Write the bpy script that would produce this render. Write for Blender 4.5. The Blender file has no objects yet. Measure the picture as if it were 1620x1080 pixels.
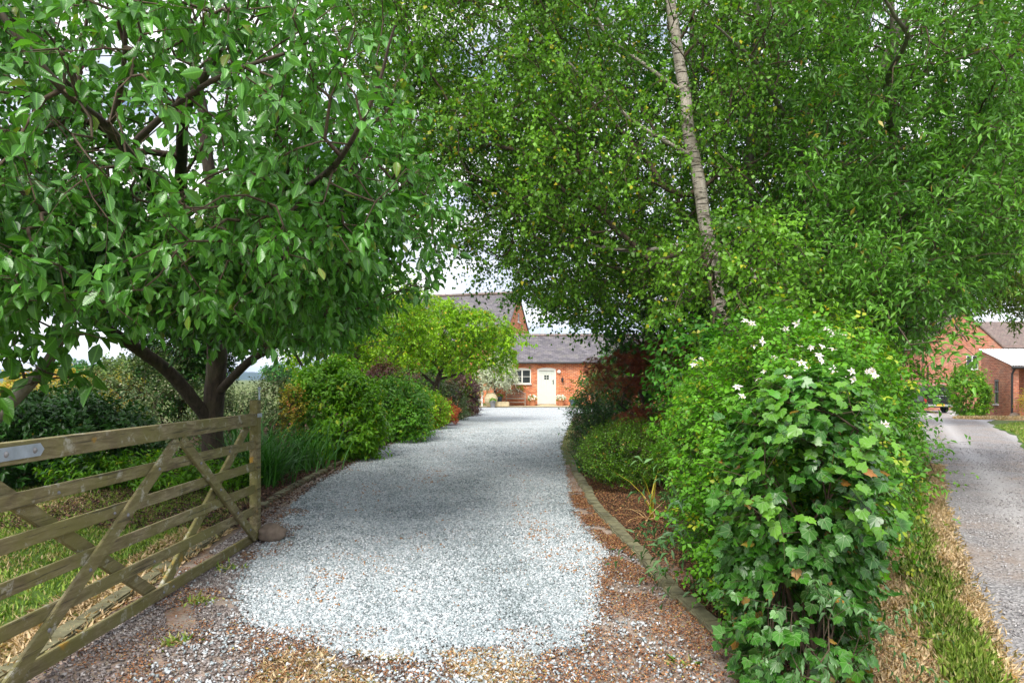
import bpy, bmesh, math
import numpy as np
from mathutils import Vector, Matrix
R = math.radians
rng = np.random.default_rng(11)

# ------------------------------------------------------------------ camera, sky, sun, exposure
S = bpy.context.scene
COL = S.collection
cam_d = bpy.data.cameras.new("camera"); cam = bpy.data.objects.new("camera", cam_d); COL.objects.link(cam)
cam.location = (0, 0, 1.5); cam.rotation_euler = (R(90), 0, 0)
cam_d.lens = 24; cam_d.sensor_width = 36; cam_d.shift_y = 0.037; cam_d.clip_end = 6000; cam_d.clip_start = 0.05
S.camera = cam
SUN_EL, SUN_AZ = R(50), R(200)          # azimuth measured clockwise from +Y (north): behind and left of the camera
w = bpy.data.worlds.new("World"); S.world = w; w.use_nodes = True
nt = w.node_tree; nt.nodes.clear()
def wn(t, **k):
    n = nt.nodes.new(t)
    for a, b in k.items(): setattr(n, a, b)
    return n
out = wn('ShaderNodeOutputWorld'); bg = wn('ShaderNodeBackground'); bg.inputs[1].default_value = 0.1
sky = wn('ShaderNodeTexSky', sky_type='NISHITA', sun_disc=False, sun_elevation=SUN_EL, sun_rotation=SUN_AZ)
tc = wn('ShaderNodeTexCoord'); mp = wn('ShaderNodeMapping'); mp.inputs['Scale'].default_value = (1, 1, 4.0)
nz = wn('ShaderNodeTexNoise'); nz.inputs['Scale'].default_value = 2.6; nz.inputs['Detail'].default_value = 7; nz.inputs['Roughness'].default_value = .58
nz2 = wn('ShaderNodeTexNoise'); nz2.inputs['Scale'].default_value = 5.5; nz2.inputs['Detail'].default_value = 6
cr = wn('ShaderNodeValToRGB'); cr.color_ramp.elements[0].position = .3; cr.color_ramp.elements[1].position = .42
cr2 = wn('ShaderNodeValToRGB'); cr2.color_ramp.elements[0].position = .42; cr2.color_ramp.elements[1].position = .6
cr2.color_ramp.elements[0].color = (5.4, 5.8, 6.7, 1); cr2.color_ramp.elements[1].color = (9.6, 9.4, 9.5, 1)
mx = wn('ShaderNodeMix', data_type='RGBA')
L = nt.links.new
L(tc.outputs['Generated'], mp.inputs[0]); L(mp.outputs[0], nz.inputs[0]); L(mp.outputs[0], nz2.inputs[0])
L(nz.outputs[0], cr.inputs[0]); L(nz2.outputs[0], cr2.inputs[0])
L(cr.outputs[0], mx.inputs[0]); L(sky.outputs[0], mx.inputs[6]); L(cr2.outputs[0], mx.inputs[7])
L(mx.outputs[2], bg.inputs[0]); L(bg.outputs[0], out.inputs[0])
sd = bpy.data.lights.new("sun", 'SUN'); sun = bpy.data.objects.new("sun", sd); COL.objects.link(sun)
sd.energy = 2.5; sd.angle = R(26); sd.color = (1, .96, .88)
sdir = Vector((math.sin(SUN_AZ) * math.cos(SUN_EL), math.cos(SUN_AZ) * math.cos(SUN_EL), math.sin(SUN_EL)))
sun.rotation_euler = sdir.to_track_quat('Z', 'Y').to_euler(); sun.location = sdir * 60
S.view_settings.view_transform = 'Standard'; S.view_settings.look = 'None'
S.view_settings.exposure = 1.02; S.view_settings.gamma = 1
S.render.engine = 'CYCLES'
cy = S.cycles
cy.max_bounces = 7; cy.diffuse_bounces = 3; cy.glossy_bounces = 2; cy.transmission_bounces = 3; cy.transparent_max_bounces = 4
cy.use_denoising = True; cy.caustics_reflective = False; cy.caustics_refractive = False

# ------------------------------------------------------------------ helpers
F = 1080.0
def P(px, py, d):
    return ((px - 810) / F * d, d, 1.5 + (600 - py) / F * d)
def sm(t): t = np.clip(t, 0, 1); return t * t * (3 - 2 * t)
def hgt(x, y):
    x = np.asarray(x, float); y = np.asarray(y, float)
    return -0.66 * sm((y - 22) / 20) * sm((x - 8) / 8)
def noise3(p, s=1.0, seed=0):
    p = np.asarray(p) * s + seed * 3.7
    x, y, z = p[..., 0], p[..., 1], p[..., 2]
    return (np.sin(1.7 * x + 1.3 * np.sin(1.1 * y + 2 * z)) + np.sin(2.1 * y + 1.7 * np.sin(1.9 * z + x)) + np.sin(2.3 * z + 1.1 * np.sin(2.7 * x + y))) / 3
def unit(v): return v / np.maximum(np.linalg.norm(v, axis=-1, keepdims=True), 1e-9)

def tag(o, label=None, cat=None, group=None, kind=None):
    if label: o["label"] = label
    if cat: o["category"] = cat
    if group: o["group"] = group
    if kind: o["kind"] = kind
    return o
def empty(name, loc, label, cat, group=None, rz=0):
    o = bpy.data.objects.new(name, None); COL.objects.link(o); o.location = loc; o.rotation_euler = (0, 0, rz)
    o.empty_display_size = .2
    return tag(o, label, cat, group)
def np_mesh(name, verts, faces_list, mat, parent=None, attr=None, uv=None, smooth=False, local=True):
    """faces_list: list of int arrays (n,k)"""
    me = bpy.data.meshes.new(name)
    verts = np.asarray(verts, np.float32)
    if parent is not None and local:
        verts = verts - np.array(parent.location, np.float32)
    me.vertices.add(len(verts)); me.vertices.foreach_set('co', verts.ravel())
    faces_list = [np.asarray(f, np.int32) for f in faces_list if len(f)]
    loops = np.concatenate([f.ravel() for f in faces_list])
    tot = np.concatenate([np.full(len(f), f.shape[1], np.int32) for f in faces_list])
    st = np.concatenate([[0], np.cumsum(tot)[:-1]]).astype(np.int32)
    me.loops.add(len(loops)); me.loops.foreach_set('vertex_index', loops)
    me.polygons.add(len(tot)); me.polygons.foreach_set('loop_start', st); me.polygons.foreach_set('loop_total', tot)
    if attr is not None:
        a = me.attributes.new('lv', 'FLOAT_VECTOR', 'POINT'); a.data.foreach_set('vector', np.asarray(attr, np.float32).ravel())
    if smooth: me.polygons.foreach_set('use_smooth', np.ones(len(tot), bool))
    me.update(calc_edges=True); me.validate()
    if mat: me.materials.append(mat)
    o = bpy.data.objects.new(name, me); COL.objects.link(o)
    if parent is not None: o.parent = parent
    return o

class MB:
    """collects boxes, tubes, prisms into one mesh (world or parent-local coordinates), with metre UVs"""
    def __init__(s): s.v = []; s.f = []; s.uv = []
    def face(s, pts, uv=None):
        b = len(s.v); s.v += [tuple(p) for p in pts]; s.f.append(tuple(range(b, b + len(pts))))
        if uv is None:
            n = (Vector(pts[1]) - Vector(pts[0])).cross(Vector(pts[2]) - Vector(pts[0]))
            ax = max(range(3), key=lambda i: abs(n[i])) if n.length else 2
            uv = [((p[1], p[2]) if ax == 0 else (p[0], p[2]) if ax == 1 else (p[0], p[1])) for p in pts]
        s.uv += list(uv)
    def box(s, c, d, M=None):
        x, y, z = [q / 2 for q in d]; M = M or Matrix()
        p = [M @ (Vector(c) + Vector((a * x, b * y, e * z))) for a in (-1, 1) for b in (-1, 1) for e in (-1, 1)]
        for q in ((0, 1, 3, 2), (4, 6, 7, 5), (0, 4, 5, 1), (2, 3, 7, 6), (0, 2, 6, 4), (1, 5, 7, 3)): s.face([p[i] for i in q])
    def bar(s, a, b, w, t, up=(0, 0, 1)):
        """a beam from a to b; w measured along 'up'-ish, t across"""
        a = Vector(a); b = Vector(b); d = (b - a); Ln = d.length; d.normalize()
        side = d.cross(Vector(up)).normalized(); u = side.cross(d).normalized()
        M = Matrix((side, d, u)).transposed().to_4x4(); M.translation = (a + b) / 2
        s.box((0, 0, 0), (t, Ln, w), M)
    def lathe(s, c, prof, n=16, M=None):
        M = M or Matrix(); c = Vector(c)
        for i in range(n):
            a0, a1 = 2 * math.pi * i / n, 2 * math.pi * (i + 1) / n
            for (r0, z0), (r1, z1) in zip(prof[:-1], prof[1:]):
                q = [M @ (c + Vector((r * math.cos(a), r * math.sin(a), z))) for r, a, z in ((r0, a0, z0), (r0, a1, z0), (r1, a1, z1), (r1, a0, z1))]
                if r0 < 1e-6: q = q[1:]
                elif r1 < 1e-6: q = q[:3]
                s.face(q)
    def tube(s, pts, rad, n=8):
        pts = [Vector(p) for p in pts]; rad = rad if hasattr(rad, '__len__') else [rad] * len(pts)
        rings = []
        for i, p in enumerate(pts):
            d = (pts[min(i + 1, len(pts) - 1)] - pts[max(i - 1, 0)]).normalized()
            a = d.orthogonal().normalized() if i == 0 else (pa - d * pa.dot(d)).normalized()
            pa = a; b = d.cross(a)
            rings.append([p + (a * math.cos(t) + b * math.sin(t)) * rad[i] for t in [2 * math.pi * k / n for k in range(n)]])
        for r0, r1 in zip(rings[:-1], rings[1:]):
            for k in range(n): s.face([r0[k], r0[(k + 1) % n], r1[(k + 1) % n], r1[k]])
        s.face(rings[0][::-1]); s.face(rings[-1])
    def build(s, name, mat, parent=None, bevel=0, smooth=False, weld=False):
        me = bpy.data.meshes.new(name); me.from_pydata(s.v, [], s.f)
        u = me.uv_layers.new(name='UVMap'); u.data.foreach_set('uv', [c for q in s.uv for c in q])
        if weld or bevel or smooth:
            bm = bmesh.new(); bm.from_mesh(me); bmesh.ops.remove_doubles(bm, verts=bm.verts, dist=1e-4)
            bmesh.ops.recalc_face_normals(bm, faces=bm.faces)
            if bevel:
                es = [e for e in bm.edges if len(e.link_faces) == 2 and e.calc_face_angle(0) > .6]
                bmesh.ops.bevel(bm, geom=es, offset=bevel, segments=2, affect='EDGES', clamp_overlap=True)
            bm.to_mesh(me); bm.free()
        if smooth: me.polygons.foreach_set('use_smooth', [True] * len(me.polygons))
        me.materials.append(mat)
        o = bpy.data.objects.new(name, me); COL.objects.link(o)
        if parent is not None: o.parent = parent
        return o

# ------------------------------------------------------------------ materials
MATS = {}
class NT:
    def __init__(s, name):
        s.m = bpy.data.materials.new(name); s.m.use_nodes = True; s.t = s.m.node_tree; s.t.nodes.clear()
        s.out = s.n('ShaderNodeOutputMaterial'); s.b = s.n('ShaderNodeBsdfPrincipled'); s.l(s.b.outputs[0], s.out.inputs[0])
        s.b.inputs['Roughness'].default_value = .8
    def n(s, t, **k):
        x = s.t.nodes.new(t)
        for a, b in k.items(): setattr(x, a, b)
        return x
    def l(s, a, b): s.t.links.new(a, b)
    def co(s, kind='Object', scale=(1, 1, 1)):
        c = s.n('ShaderNodeTexCoord'); m = s.n('ShaderNodeMapping'); m.inputs['Scale'].default_value = scale
        s.l(c.outputs[kind], m.inputs[0]); return m.outputs[0]
    def noise(s, vec, sc, det=4, rough=.55, dist=0):
        x = s.n('ShaderNodeTexNoise'); x.inputs['Scale'].default_value = sc; x.inputs['Detail'].default_value = det
        x.inputs['Roughness'].default_value = rough; x.inputs['Distortion'].default_value = dist
        if vec is not None: s.l(vec, x.inputs[0])
        return x.outputs[0]
    def ramp(s, f, stops):
        x = s.n('ShaderNodeValToRGB'); e = x.color_ramp.elements
        while len(e) < len(stops): e.new(.5)
        for q, (p, c) in zip(e, stops): q.position = p; q.color = (*c, 1) if len(c) == 3 else c
        s.l(f, x.inputs[0]); return x.outputs[0]
    def mix(s, f, a, b, mode='MIX'):
        x = s.n('ShaderNodeMix', data_type='RGBA', blend_type=mode)
        for v, i in ((f, 0), (a, 6), (b, 7)):
            if isinstance(v, (int, float)): x.inputs[i].default_value = v
            elif isinstance(v, tuple): x.inputs[i].default_value = (*v, 1)
            else: s.l(v, x.inputs[i])
        return x.outputs[2]
    def math(s, op, a, b=None, c=None):
        x = s.n('ShaderNodeMath', operation=op)
        for v, i in ((a, 0), (b, 1), (c, 2)):
            if v is None: continue
            if isinstance(v, (int, float)): x.inputs[i].default_value = v
            else: s.l(v, x.inputs[i])
        return x.outputs[0]
    def bump(s, h, st=.5, dist=.02):
        x = s.n('ShaderNodeBump'); x.inputs['Strength'].default_value = st; x.inputs['Distance'].default_value = dist
        s.l(h, x.inputs['Height']); s.l(x.outputs[0], s.b.inputs['Normal']); return x
    def col(s, c):
        if isinstance(c, tuple): s.b.inputs['Base Color'].default_value = (*c, 1)
        else: s.l(c, s.b.inputs['Base Color'])
    def vor(s, vec, sc, feat='F1', out='Distance'):
        x = s.n('ShaderNodeTexVoronoi', feature=feat); x.inputs['Scale'].default_value = sc; s.l(vec, x.inputs[0]); return x.outputs[out]

def m_plain(name, c, rough=.6, metal=0, var=.15, sc=6):
    t = NT(name); f = t.noise(t.co(), sc, 5)
    a = tuple(q * (1 - var) for q in c); b = tuple(min(1, q * (1 + var)) for q in c)
    t.col(t.ramp(f, [(.3, a), (.7, b)])); t.b.inputs['Roughness'].default_value = rough; t.b.inputs['Metallic'].default_value = metal
    t.bump(t.noise(t.co(), sc * 12, 3), .12, .004)
    return t.m

def m_leaf(name, dark, light, odd=None, oddf=.03, tr=.42, rough=.42, veins=False, under=1.25, spec=.35):
    t = NT(name)
    a = t.n('ShaderNodeAttribute', attribute_name='lv'); sp = t.n('ShaderNodeSeparateXYZ'); t.l(a.outputs['Vector'], sp.inputs[0])
    c = t.ramp(sp.outputs[2], [(.05, tuple(q * .8 for q in dark)), (.55, tuple(.6 * a_ + .4 * b_ for a_, b_ in zip(dark, light))), (.95, tuple(min(1, q * 1.12) for q in light))])
    if odd: c = t.mix(t.math('GREATER_THAN', t.math('FRACT', t.math('MULTIPLY', sp.outputs[2], 37.7)), 1 - oddf), c, odd)
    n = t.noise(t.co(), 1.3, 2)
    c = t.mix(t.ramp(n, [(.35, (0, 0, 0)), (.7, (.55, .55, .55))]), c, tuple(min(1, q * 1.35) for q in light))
    if veins == 'ivy':
        an = t.math('DIVIDE', t.math('ARCTAN2', sp.outputs[0], t.math('ADD', sp.outputs[1], .02)), .68)
        k = t.math('ABSOLUTE', t.math('SUBTRACT', t.math('FRACT', t.math('ADD', an, .5)), .5))
        rr = t.math('SQRT', t.math('ADD', t.math('POWER', sp.outputs[0], 2.0), t.math('POWER', sp.outputs[1], 2.0)))
        f = t.math('LESS_THAN', t.math('MULTIPLY', k, rr), .018)
        c = t.mix(t.math('MULTIPLY', f, .6), c, (.25, .38, .16))
    elif veins:
        au = t.math('ABSOLUTE', sp.outputs[0])
        f = t.math('FRACT', t.math('MULTIPLY', t.math('SUBTRACT', sp.outputs[1], t.math('MULTIPLY', au, .22)), 9.0))
        pk = t.math('POWER', t.math('ABSOLUTE', t.math('SUBTRACT', f, .5)), 2.0)      # 0..0.25
        mid = t.math('LESS_THAN', au, .05)
        c = t.mix(t.math('MAXIMUM', t.math('MULTIPLY', t.math('GREATER_THAN', pk, .2), .2), t.math('MULTIPLY', mid, .6)), c, tuple(min(1, q * 1.6 + .02) for q in light))
        bp = t.bump(t.math('SUBTRACT', 0.25, pk), .3, .008)
    geo = t.n('ShaderNodeNewGeometry')
    t.col(c)
    t.b.inputs['Roughness'].default_value = rough
    t.b.inputs['Specular IOR Level'].default_value = spec
    tl = t.n('ShaderNodeBsdfTranslucent'); c2 = t.mix(1.0, c, (under * 1.1, under * 1.15, .55), 'MULTIPLY'); t.l(c2, tl.inputs[0])
    ms = t.n('ShaderNodeMixShader'); ms.inputs[0].default_value = tr * .66
    t.l(t.b.outputs[0], ms.inputs[1]); t.l(tl.outputs[0], ms.inputs[2]); t.l(ms.outputs[0], t.out.inputs[0])
    return t.m
def m_bits(name, stops, rough=.85, scale=60):
    """material for scattered stones, chips, blades: colour by per-piece random"""
    t = NT(name); a = t.n('ShaderNodeAttribute', attribute_name='lv'); sp = t.n('ShaderNodeSeparateXYZ'); t.l(a.outputs['Vector'], sp.inputs[0])
    c = t.ramp(sp.outputs[2], stops); c = t.mix(.3, c, t.ramp(t.noise(t.co(), scale, 3), [(.3, (.3, .3, .3)), (.7, (1, 1, 1))]), 'MULTIPLY')
    t.col(c); t.b.inputs['Roughness'].default_value = rough; return t.m
def m_bark(name, c0, c1, moss=(.09, .11, .03), mossf=.35, birch=False):
    t = NT(name); v = t.co('Object', (1, 1, .25)); n = t.noise(v, 22, 8, .65, .4)
    c = t.ramp(n, [(.3, c0), (.7, c1)])
    if birch:
        v2 = t.co('Object', (3, 3, 26)); n2 = t.noise(v2, 2.2, 5, .6)
        c = t.mix(t.ramp(n2, [(.54, (0, 0, 0)), (.6, (1, 1, 1))]), c, (.09, .07, .06))
        n3 = t.noise(t.co('Object', (1.5, 1.5, 2)), 2.5, 6); c = t.mix(t.ramp(n3, [(.56, (0, 0, 0)), (.64, (1, 1, 1))]), c, (.09, .075, .05))
    c = t.mix(t.ramp(t.noise(t.co(), 3.1, 5), [(.5, (0, 0, 0)), (.75, (mossf,) * 3)]), c, moss)
    t.col(c); t.bump(n, .7, .02); t.b.inputs['Roughness'].default_value = .9; return t.m
def m_brick(name, bc1, bc2, mortar, weather=(.5, .45, .4)):
    t = NT(name); v = t.co('UV')
    dv = t.n('ShaderNodeVectorMath', operation='ADD'); nn = t.n('ShaderNodeTexNoise'); nn.inputs['Scale'].default_value = 9; t.l(v, nn.inputs[0])
    sc = t.n('ShaderNodeVectorMath', operation='SCALE'); sc.inputs[3].default_value = .012; t.l(nn.outputs['Color'], sc.inputs[0]); t.l(v, dv.inputs[0]); t.l(sc.outputs[0], dv.inputs[1])
    b = t.n('ShaderNodeTexBrick'); b.offset = .5; b.inputs['Scale'].default_value = 1; b.inputs['Mortar Size'].default_value = .007
    b.inputs['Brick Width'].default_value = .228; b.inputs['Row Height'].default_value = .077; b.inputs['Mortar Smooth'].default_value = .3; b.inputs['Bias'].default_value = -.1
    b.inputs[1].default_value = (*bc1, 1); b.inputs[2].default_value = (*bc2, 1); b.inputs[3].default_value = (*mortar, 1); t.l(dv.outputs[0], b.inputs[0])
    c = t.mix(t.ramp(t.noise(v, 1.4, 6, .7), [(.45, (0, 0, 0)), (.8, (.6, .6, .6))]), b.outputs[0], weather)
    c = t.mix(.55, c, t.ramp(t.noise(t.co('UV', (2.6, 11, 1)), 1, 4, .85), [(.36, (.3, .22, .2)), (.5, (.9, .85, .85)), (.62, (1.5, 1.45, 1.4))]), 'MULTIPLY')
    t.col(c); x = t.bump(t.math('SUBTRACT', 1, b.outputs[1]), .5, .01); t.b.inputs['Roughness'].default_value = .9; return t.m
def m_slate(name, c1, c2, lich=(.28, .27, .2)):
    t = NT(name); v = t.co('UV'); b = t.n('ShaderNodeTexBrick'); b.offset = .5; b.inputs['Scale'].default_value = 1; b.inputs['Mortar Size'].default_value = .006
    b.inputs['Brick Width'].default_value = .26; b.inputs['Row Height'].default_value = .17; b.inputs['Mortar Smooth'].default_value = .1
    b.inputs[1].default_value = (*c1, 1); b.inputs[2].default_value = (*c2, 1); b.inputs[3].default_value = (.02, .02, .022, 1); t.l(v, b.inputs[0])
    c = t.mix(t.ramp(t.noise(v, 2.2, 7, .7), [(.5, (0, 0, 0)), (.75, (.5, .5, .5))]), b.outputs[0], lich)
    c = t.mix(.4, c, t.ramp(t.noise(t.co('UV', (2.2, 7, 1)), 1, 4, .9), [(.36, (.3, .3, .35)), (.62, (1.5, 1.4, 1.4))]), 'MULTIPLY')
    t.col(c); t.bump(t.math('SUBTRACT', 1, b.outputs[1]), .6, .01); t.b.inputs['Roughness'].default_value = .55; return t.m

def ground_mat(name, build):
    t = NT(name); build(t); t.b.inputs['Roughness'].default_value = .95; t.b.inputs['Specular IOR Level'].default_value = .2; return t.m
def g_field(t):
    v = t.co(); a = t.noise(v, .05, 5); b = t.noise(v, 4, 6, .7)
    c = t.ramp(a, [(.35, (.085, .12, .03)), (.5, (.13, .16, .05)), (.62, (.1, .14, .035)), (.75, (.24, .22, .1))])
    t.col(t.mix(.4, c, t.ramp(b, [(.3, (.5, .5, .5)), (.7, (1.2, 1.2, 1.2))]), 'MULTIPLY')); t.bump(b, .5, .03)
def g_dirt(t):
    v = t.co(); a = t.noise(v, 1.3, 6, .6); b = t.noise(v, 26, 6, .7)
    c = t.ramp(a, [(.3, (.17, .115, .08)), (.46, (.32, .24, .185)), (.64, (.44, .36, .31))])
    vc = t.vor(v, 55, 'F1', 'Color'); vd = t.vor(v, 55)
    c = t.mix(t.ramp(vd, [(.25, (.5, .5, .5)), (.5, (0, 0, 0))]), c, t.mix(.5, (.42, .38, .36), vc, 'MULTIPLY'))
    o = t.noise(v, 2.4, 6, .75); c = t.mix(t.ramp(o, [(.55, (0, 0, 0)), (.66, (.6, .6, .6))]), c, (.3, .13, .045))
    c = t.mix(.35, c, t.ramp(b, [(.3, (.5, .5, .5)), (.7, (1.2, 1.2, 1.2))]), 'MULTIPLY')
    t.col(c); t.bump(t.math('ADD', b, vd), .6, .012)
def g_gravel(t):
    v = t.co(); d = t.vor(v, 42); c0 = t.vor(v, 42, 'F1', 'Color'); sp = t.n('ShaderNodeSeparateXYZ'); t.l(c0, sp.inputs[0])
    c = t.ramp(sp.outputs[0], [(0, (.27, .3, .31)), (.45, (.48, .52, .54)), (1, (.7, .74, .76))])
    c = t.mix(t.ramp(d, [(.5, (0, 0, 0)), (.8, (.6, .6, .6))]), c, (.16, .17, .18))
    big = t.noise(v, .9, 5, .65); c = t.mix(t.ramp(big, [(.55, (0, 0, 0)), (.75, (.35, .35, .35))]), c, (.22, .19, .16))
    c = t.mix(t.math('GREATER_THAN', sp.outputs[1], .975), c, (.38, .17, .06))
    t.col(c); t.bump(t.math('SUBTRACT', 1, d), 1, .02)
def g_mulch(t):
    v = t.co(); d = t.vor(v, 48, 'F1', 'Color'); sp = t.n('ShaderNodeSeparateXYZ'); t.l(d, sp.inputs[0]); vd = t.vor(v, 48)
    c = t.ramp(sp.outputs[0], [(0, (.035, .02, .015)), (.5, (.1, .055, .035)), (1, (.24, .12, .06))])
    t.col(t.mix(t.ramp(vd, [(.4, (0, 0, 0)), (.8, (.9, .9, .9))]), c, (.02, .013, .01))); t.bump(t.math('SUBTRACT', 1, vd), 1, .02)
def g_lawn(t):
    v = t.co(); a = t.noise(v, 1.6, 5, .65); b = t.noise(v, 60, 4, .7)
    c = t.ramp(a, [(.35, (.05, .12, .015)), (.55, (.1, .17, .03)), (.75, (.26, .25, .09))])
    t.col(t.mix(.5, c, t.ramp(b, [(.3, (.45, .45, .45)), (.7, (1.3, 1.3, 1.3))]), 'MULTIPLY')); t.bump(b, .8, .02)
def g_verge(t):
    v = t.co(); a = t.noise(v, 1.1, 5, .65); b = t.noise(v, 50, 4, .7)
    c = t.ramp(a, [(.3, (.12, .12, .04)), (.5, (.34, .22, .11)), (.72, (.44, .29, .16))])
    t.col(t.mix(.5, c, t.ramp(b, [(.3, (.45, .45, .45)), (.7, (1.3, 1.3, 1.3))]), 'MULTIPLY')); t.bump(b, .8, .02)
def g_track(t):
    v = t.co(); b = t.noise(v, 34, 6, .75); d = t.vor(v, 60, 'F1', 'Color'); sp = t.n('ShaderNodeSeparateXYZ'); t.l(d, sp.inputs[0]); vd = t.vor(v, 60)
    # wheel tracks: strips along the lane, coordinates across it
    c = t.ramp(sp.outputs[0], [(0, (.16, .155, .16)), (.5, (.3, .285, .285)), (1, (.46, .44, .44))])
    a = t.noise(v, .8, 6, .7); c = t.mix(t.ramp(a, [(.45, (0, 0, 0)), (.7, (.7, .7, .7))]), c, (.36, .27, .21))
    s = t.n('ShaderNodeSeparateXYZ'); t.l(v, s.inputs[0])
    u = t.math('SUBTRACT', s.outputs[0], t.math('MULTIPLY', s.outputs[1], .58))
    for c0, wd in ((1.25, .38), (2.85, .38)):
        k = t.math('SUBTRACT', 1, t.math('DIVIDE', t.math('ABSOLUTE', t.math('SUBTRACT', u, c0)), wd))
        k = t.math('MULTIPLY', t.math('MAXIMUM', k, 0), .8); c = t.mix(k, c, (.5, .48, .48))
    c = t.mix(.4, c, t.ramp(b, [(.3, (.5, .5, .5)), (.7, (1.25, 1.25, 1.25))]), 'MULTIPLY')
    t.col(c); t.bump(t.math('ADD', b, vd), .8, .015)

def m_gatewood():
    t = NT('weathered gate wood'); v = t.co('Object', (6, 1, 6)); n = t.noise(v, 5, 9, .7, .6)
    v2 = t.co(); c = t.ramp(n, [(.25, (.05, .035, .02)), (.47, (.17, .135, .075)), (.75, (.4, .35, .22))])
    c = t.mix(t.ramp(t.noise(v2, 2.2, 6, .7), [(.36, (0, 0, 0)), (.58, (.8, .8, .8))]), c, (.17, .16, .045))
    c = t.mix(t.ramp(t.noise(v2, 9, 7, .75), [(.57, (0, 0, 0)), (.66, (.8, .8, .8))]), c, (.42, .41, .35))
    st = t.noise(t.co('Object', (45, 1.5, 45)), 1, 4, .7); c = t.mix(t.ramp(st, [(.34, (.75, .75, .75)), (.42, (0, 0, 0))]), c, (.03, .024, .016))
    c = t.mix(t.ramp(t.noise(v2, 3.7, 4, .6), [(.67, (0, 0, 0)), (.72, (.85, .85, .85))]), c, (.36, .2, .02))
    t.col(c); t.bump(n, .6, .006); t.b.inputs['Roughness'].default_value = .88; return t.m

M = dict(
    field=ground_mat('field', g_field), dirt=ground_mat('dirt', g_dirt), gravel=ground_mat('gravel', g_gravel), mulch=ground_mat('mulch', g_mulch),
    lawn=ground_mat('lawn', g_lawn), verge=ground_mat('verge', g_verge), track=ground_mat('track', g_track), gate=m_gatewood(),
    galv=m_plain('galvanised steel', (.4, .46, .54), .45, .35, .2, 14),
    kerb=m_plain('mossy stone', (.16, .15, .085), .95, 0, .5, 9), stone=m_plain('brown stone', (.17, .13, .1), .9, 0, .35, 12),
    bark=m_bark('cherry bark', (.02, .014, .011), (.1, .07, .05)), twig=m_bark('twig bark', (.04, .027, .018), (.13, .09, .055), mossf=.2),
    birchbark=m_bark('birch bark', (.42, .35, .29), (.72, .64, .57), birch=True, mossf=.1), greybark=m_bark('willow bark', (.08, .07, .055), (.23, .2, .165)),
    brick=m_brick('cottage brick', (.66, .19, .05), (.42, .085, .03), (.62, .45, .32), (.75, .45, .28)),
    brick2=m_brick('barn brick', (.52, .17, .09), (.34, .1, .06), (.46, .36, .28), (.5, .35, .26)),
    slate=m_slate('roof slate', (.08, .073, .083), (.15, .137, .15)), tile=m_slate('brown roof tile', (.13, .09, .075), (.2, .14, .115)),
    cream=m_plain('cream paint', (.76, .75, .69), .45, 0, .04), sage=m_plain('pale sage paint', (.64, .67, .6), .45, 0, .04),
    glass=m_plain('window glass', (.03, .035, .035), .06, 0, .3, 3), black=m_plain('black iron', (.02, .02, .022), .5, 0, .2),
    terra=m_plain('terracotta', (.5, .2, .1), .8, 0, .2), lead=m_plain('lead grey', (.2, .2, .21), .6, 0, .2), teak=m_plain('weathered teak', (.3, .23, .18), .8, 0, .25, 20),
    corr=m_plain('corrugated sheet', (.62, .62, .64), .5, 0, .12), sand=m_plain('sandstone', (.5, .42, .27), .9, 0, .2), yellow=m_plain('yellow sign', (.7, .45, .03), .5),
    carblack=m_plain('car paint', (.012, .012, .014), .15, 0, .1), chrome=m_plain('bright trim', (.7, .7, .72), .2, .9, .05), tyre=m_plain('tyre', (.02, .02, .02), .85),
    redlamp=m_plain('red lamp lens', (.5, .03, .02), .2), white=m_plain('white paint', (.75, .75, .74), .5, 0, .04), blueg=m_plain('blue grey glaze', (.06, .1, .14), .3),
    hill=m_plain('wooded hill', (.018, .04, .022), .95, 0, .25, .02), dried=m_plain('dry stalk', (.33, .25, .1), .8, 0, .2), petal=m_plain('white petal', (.66, .6, .57), .6, 0, .05),
    pistil=m_plain('yellow flower centre', (.6, .42, .05), .7),
)
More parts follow.
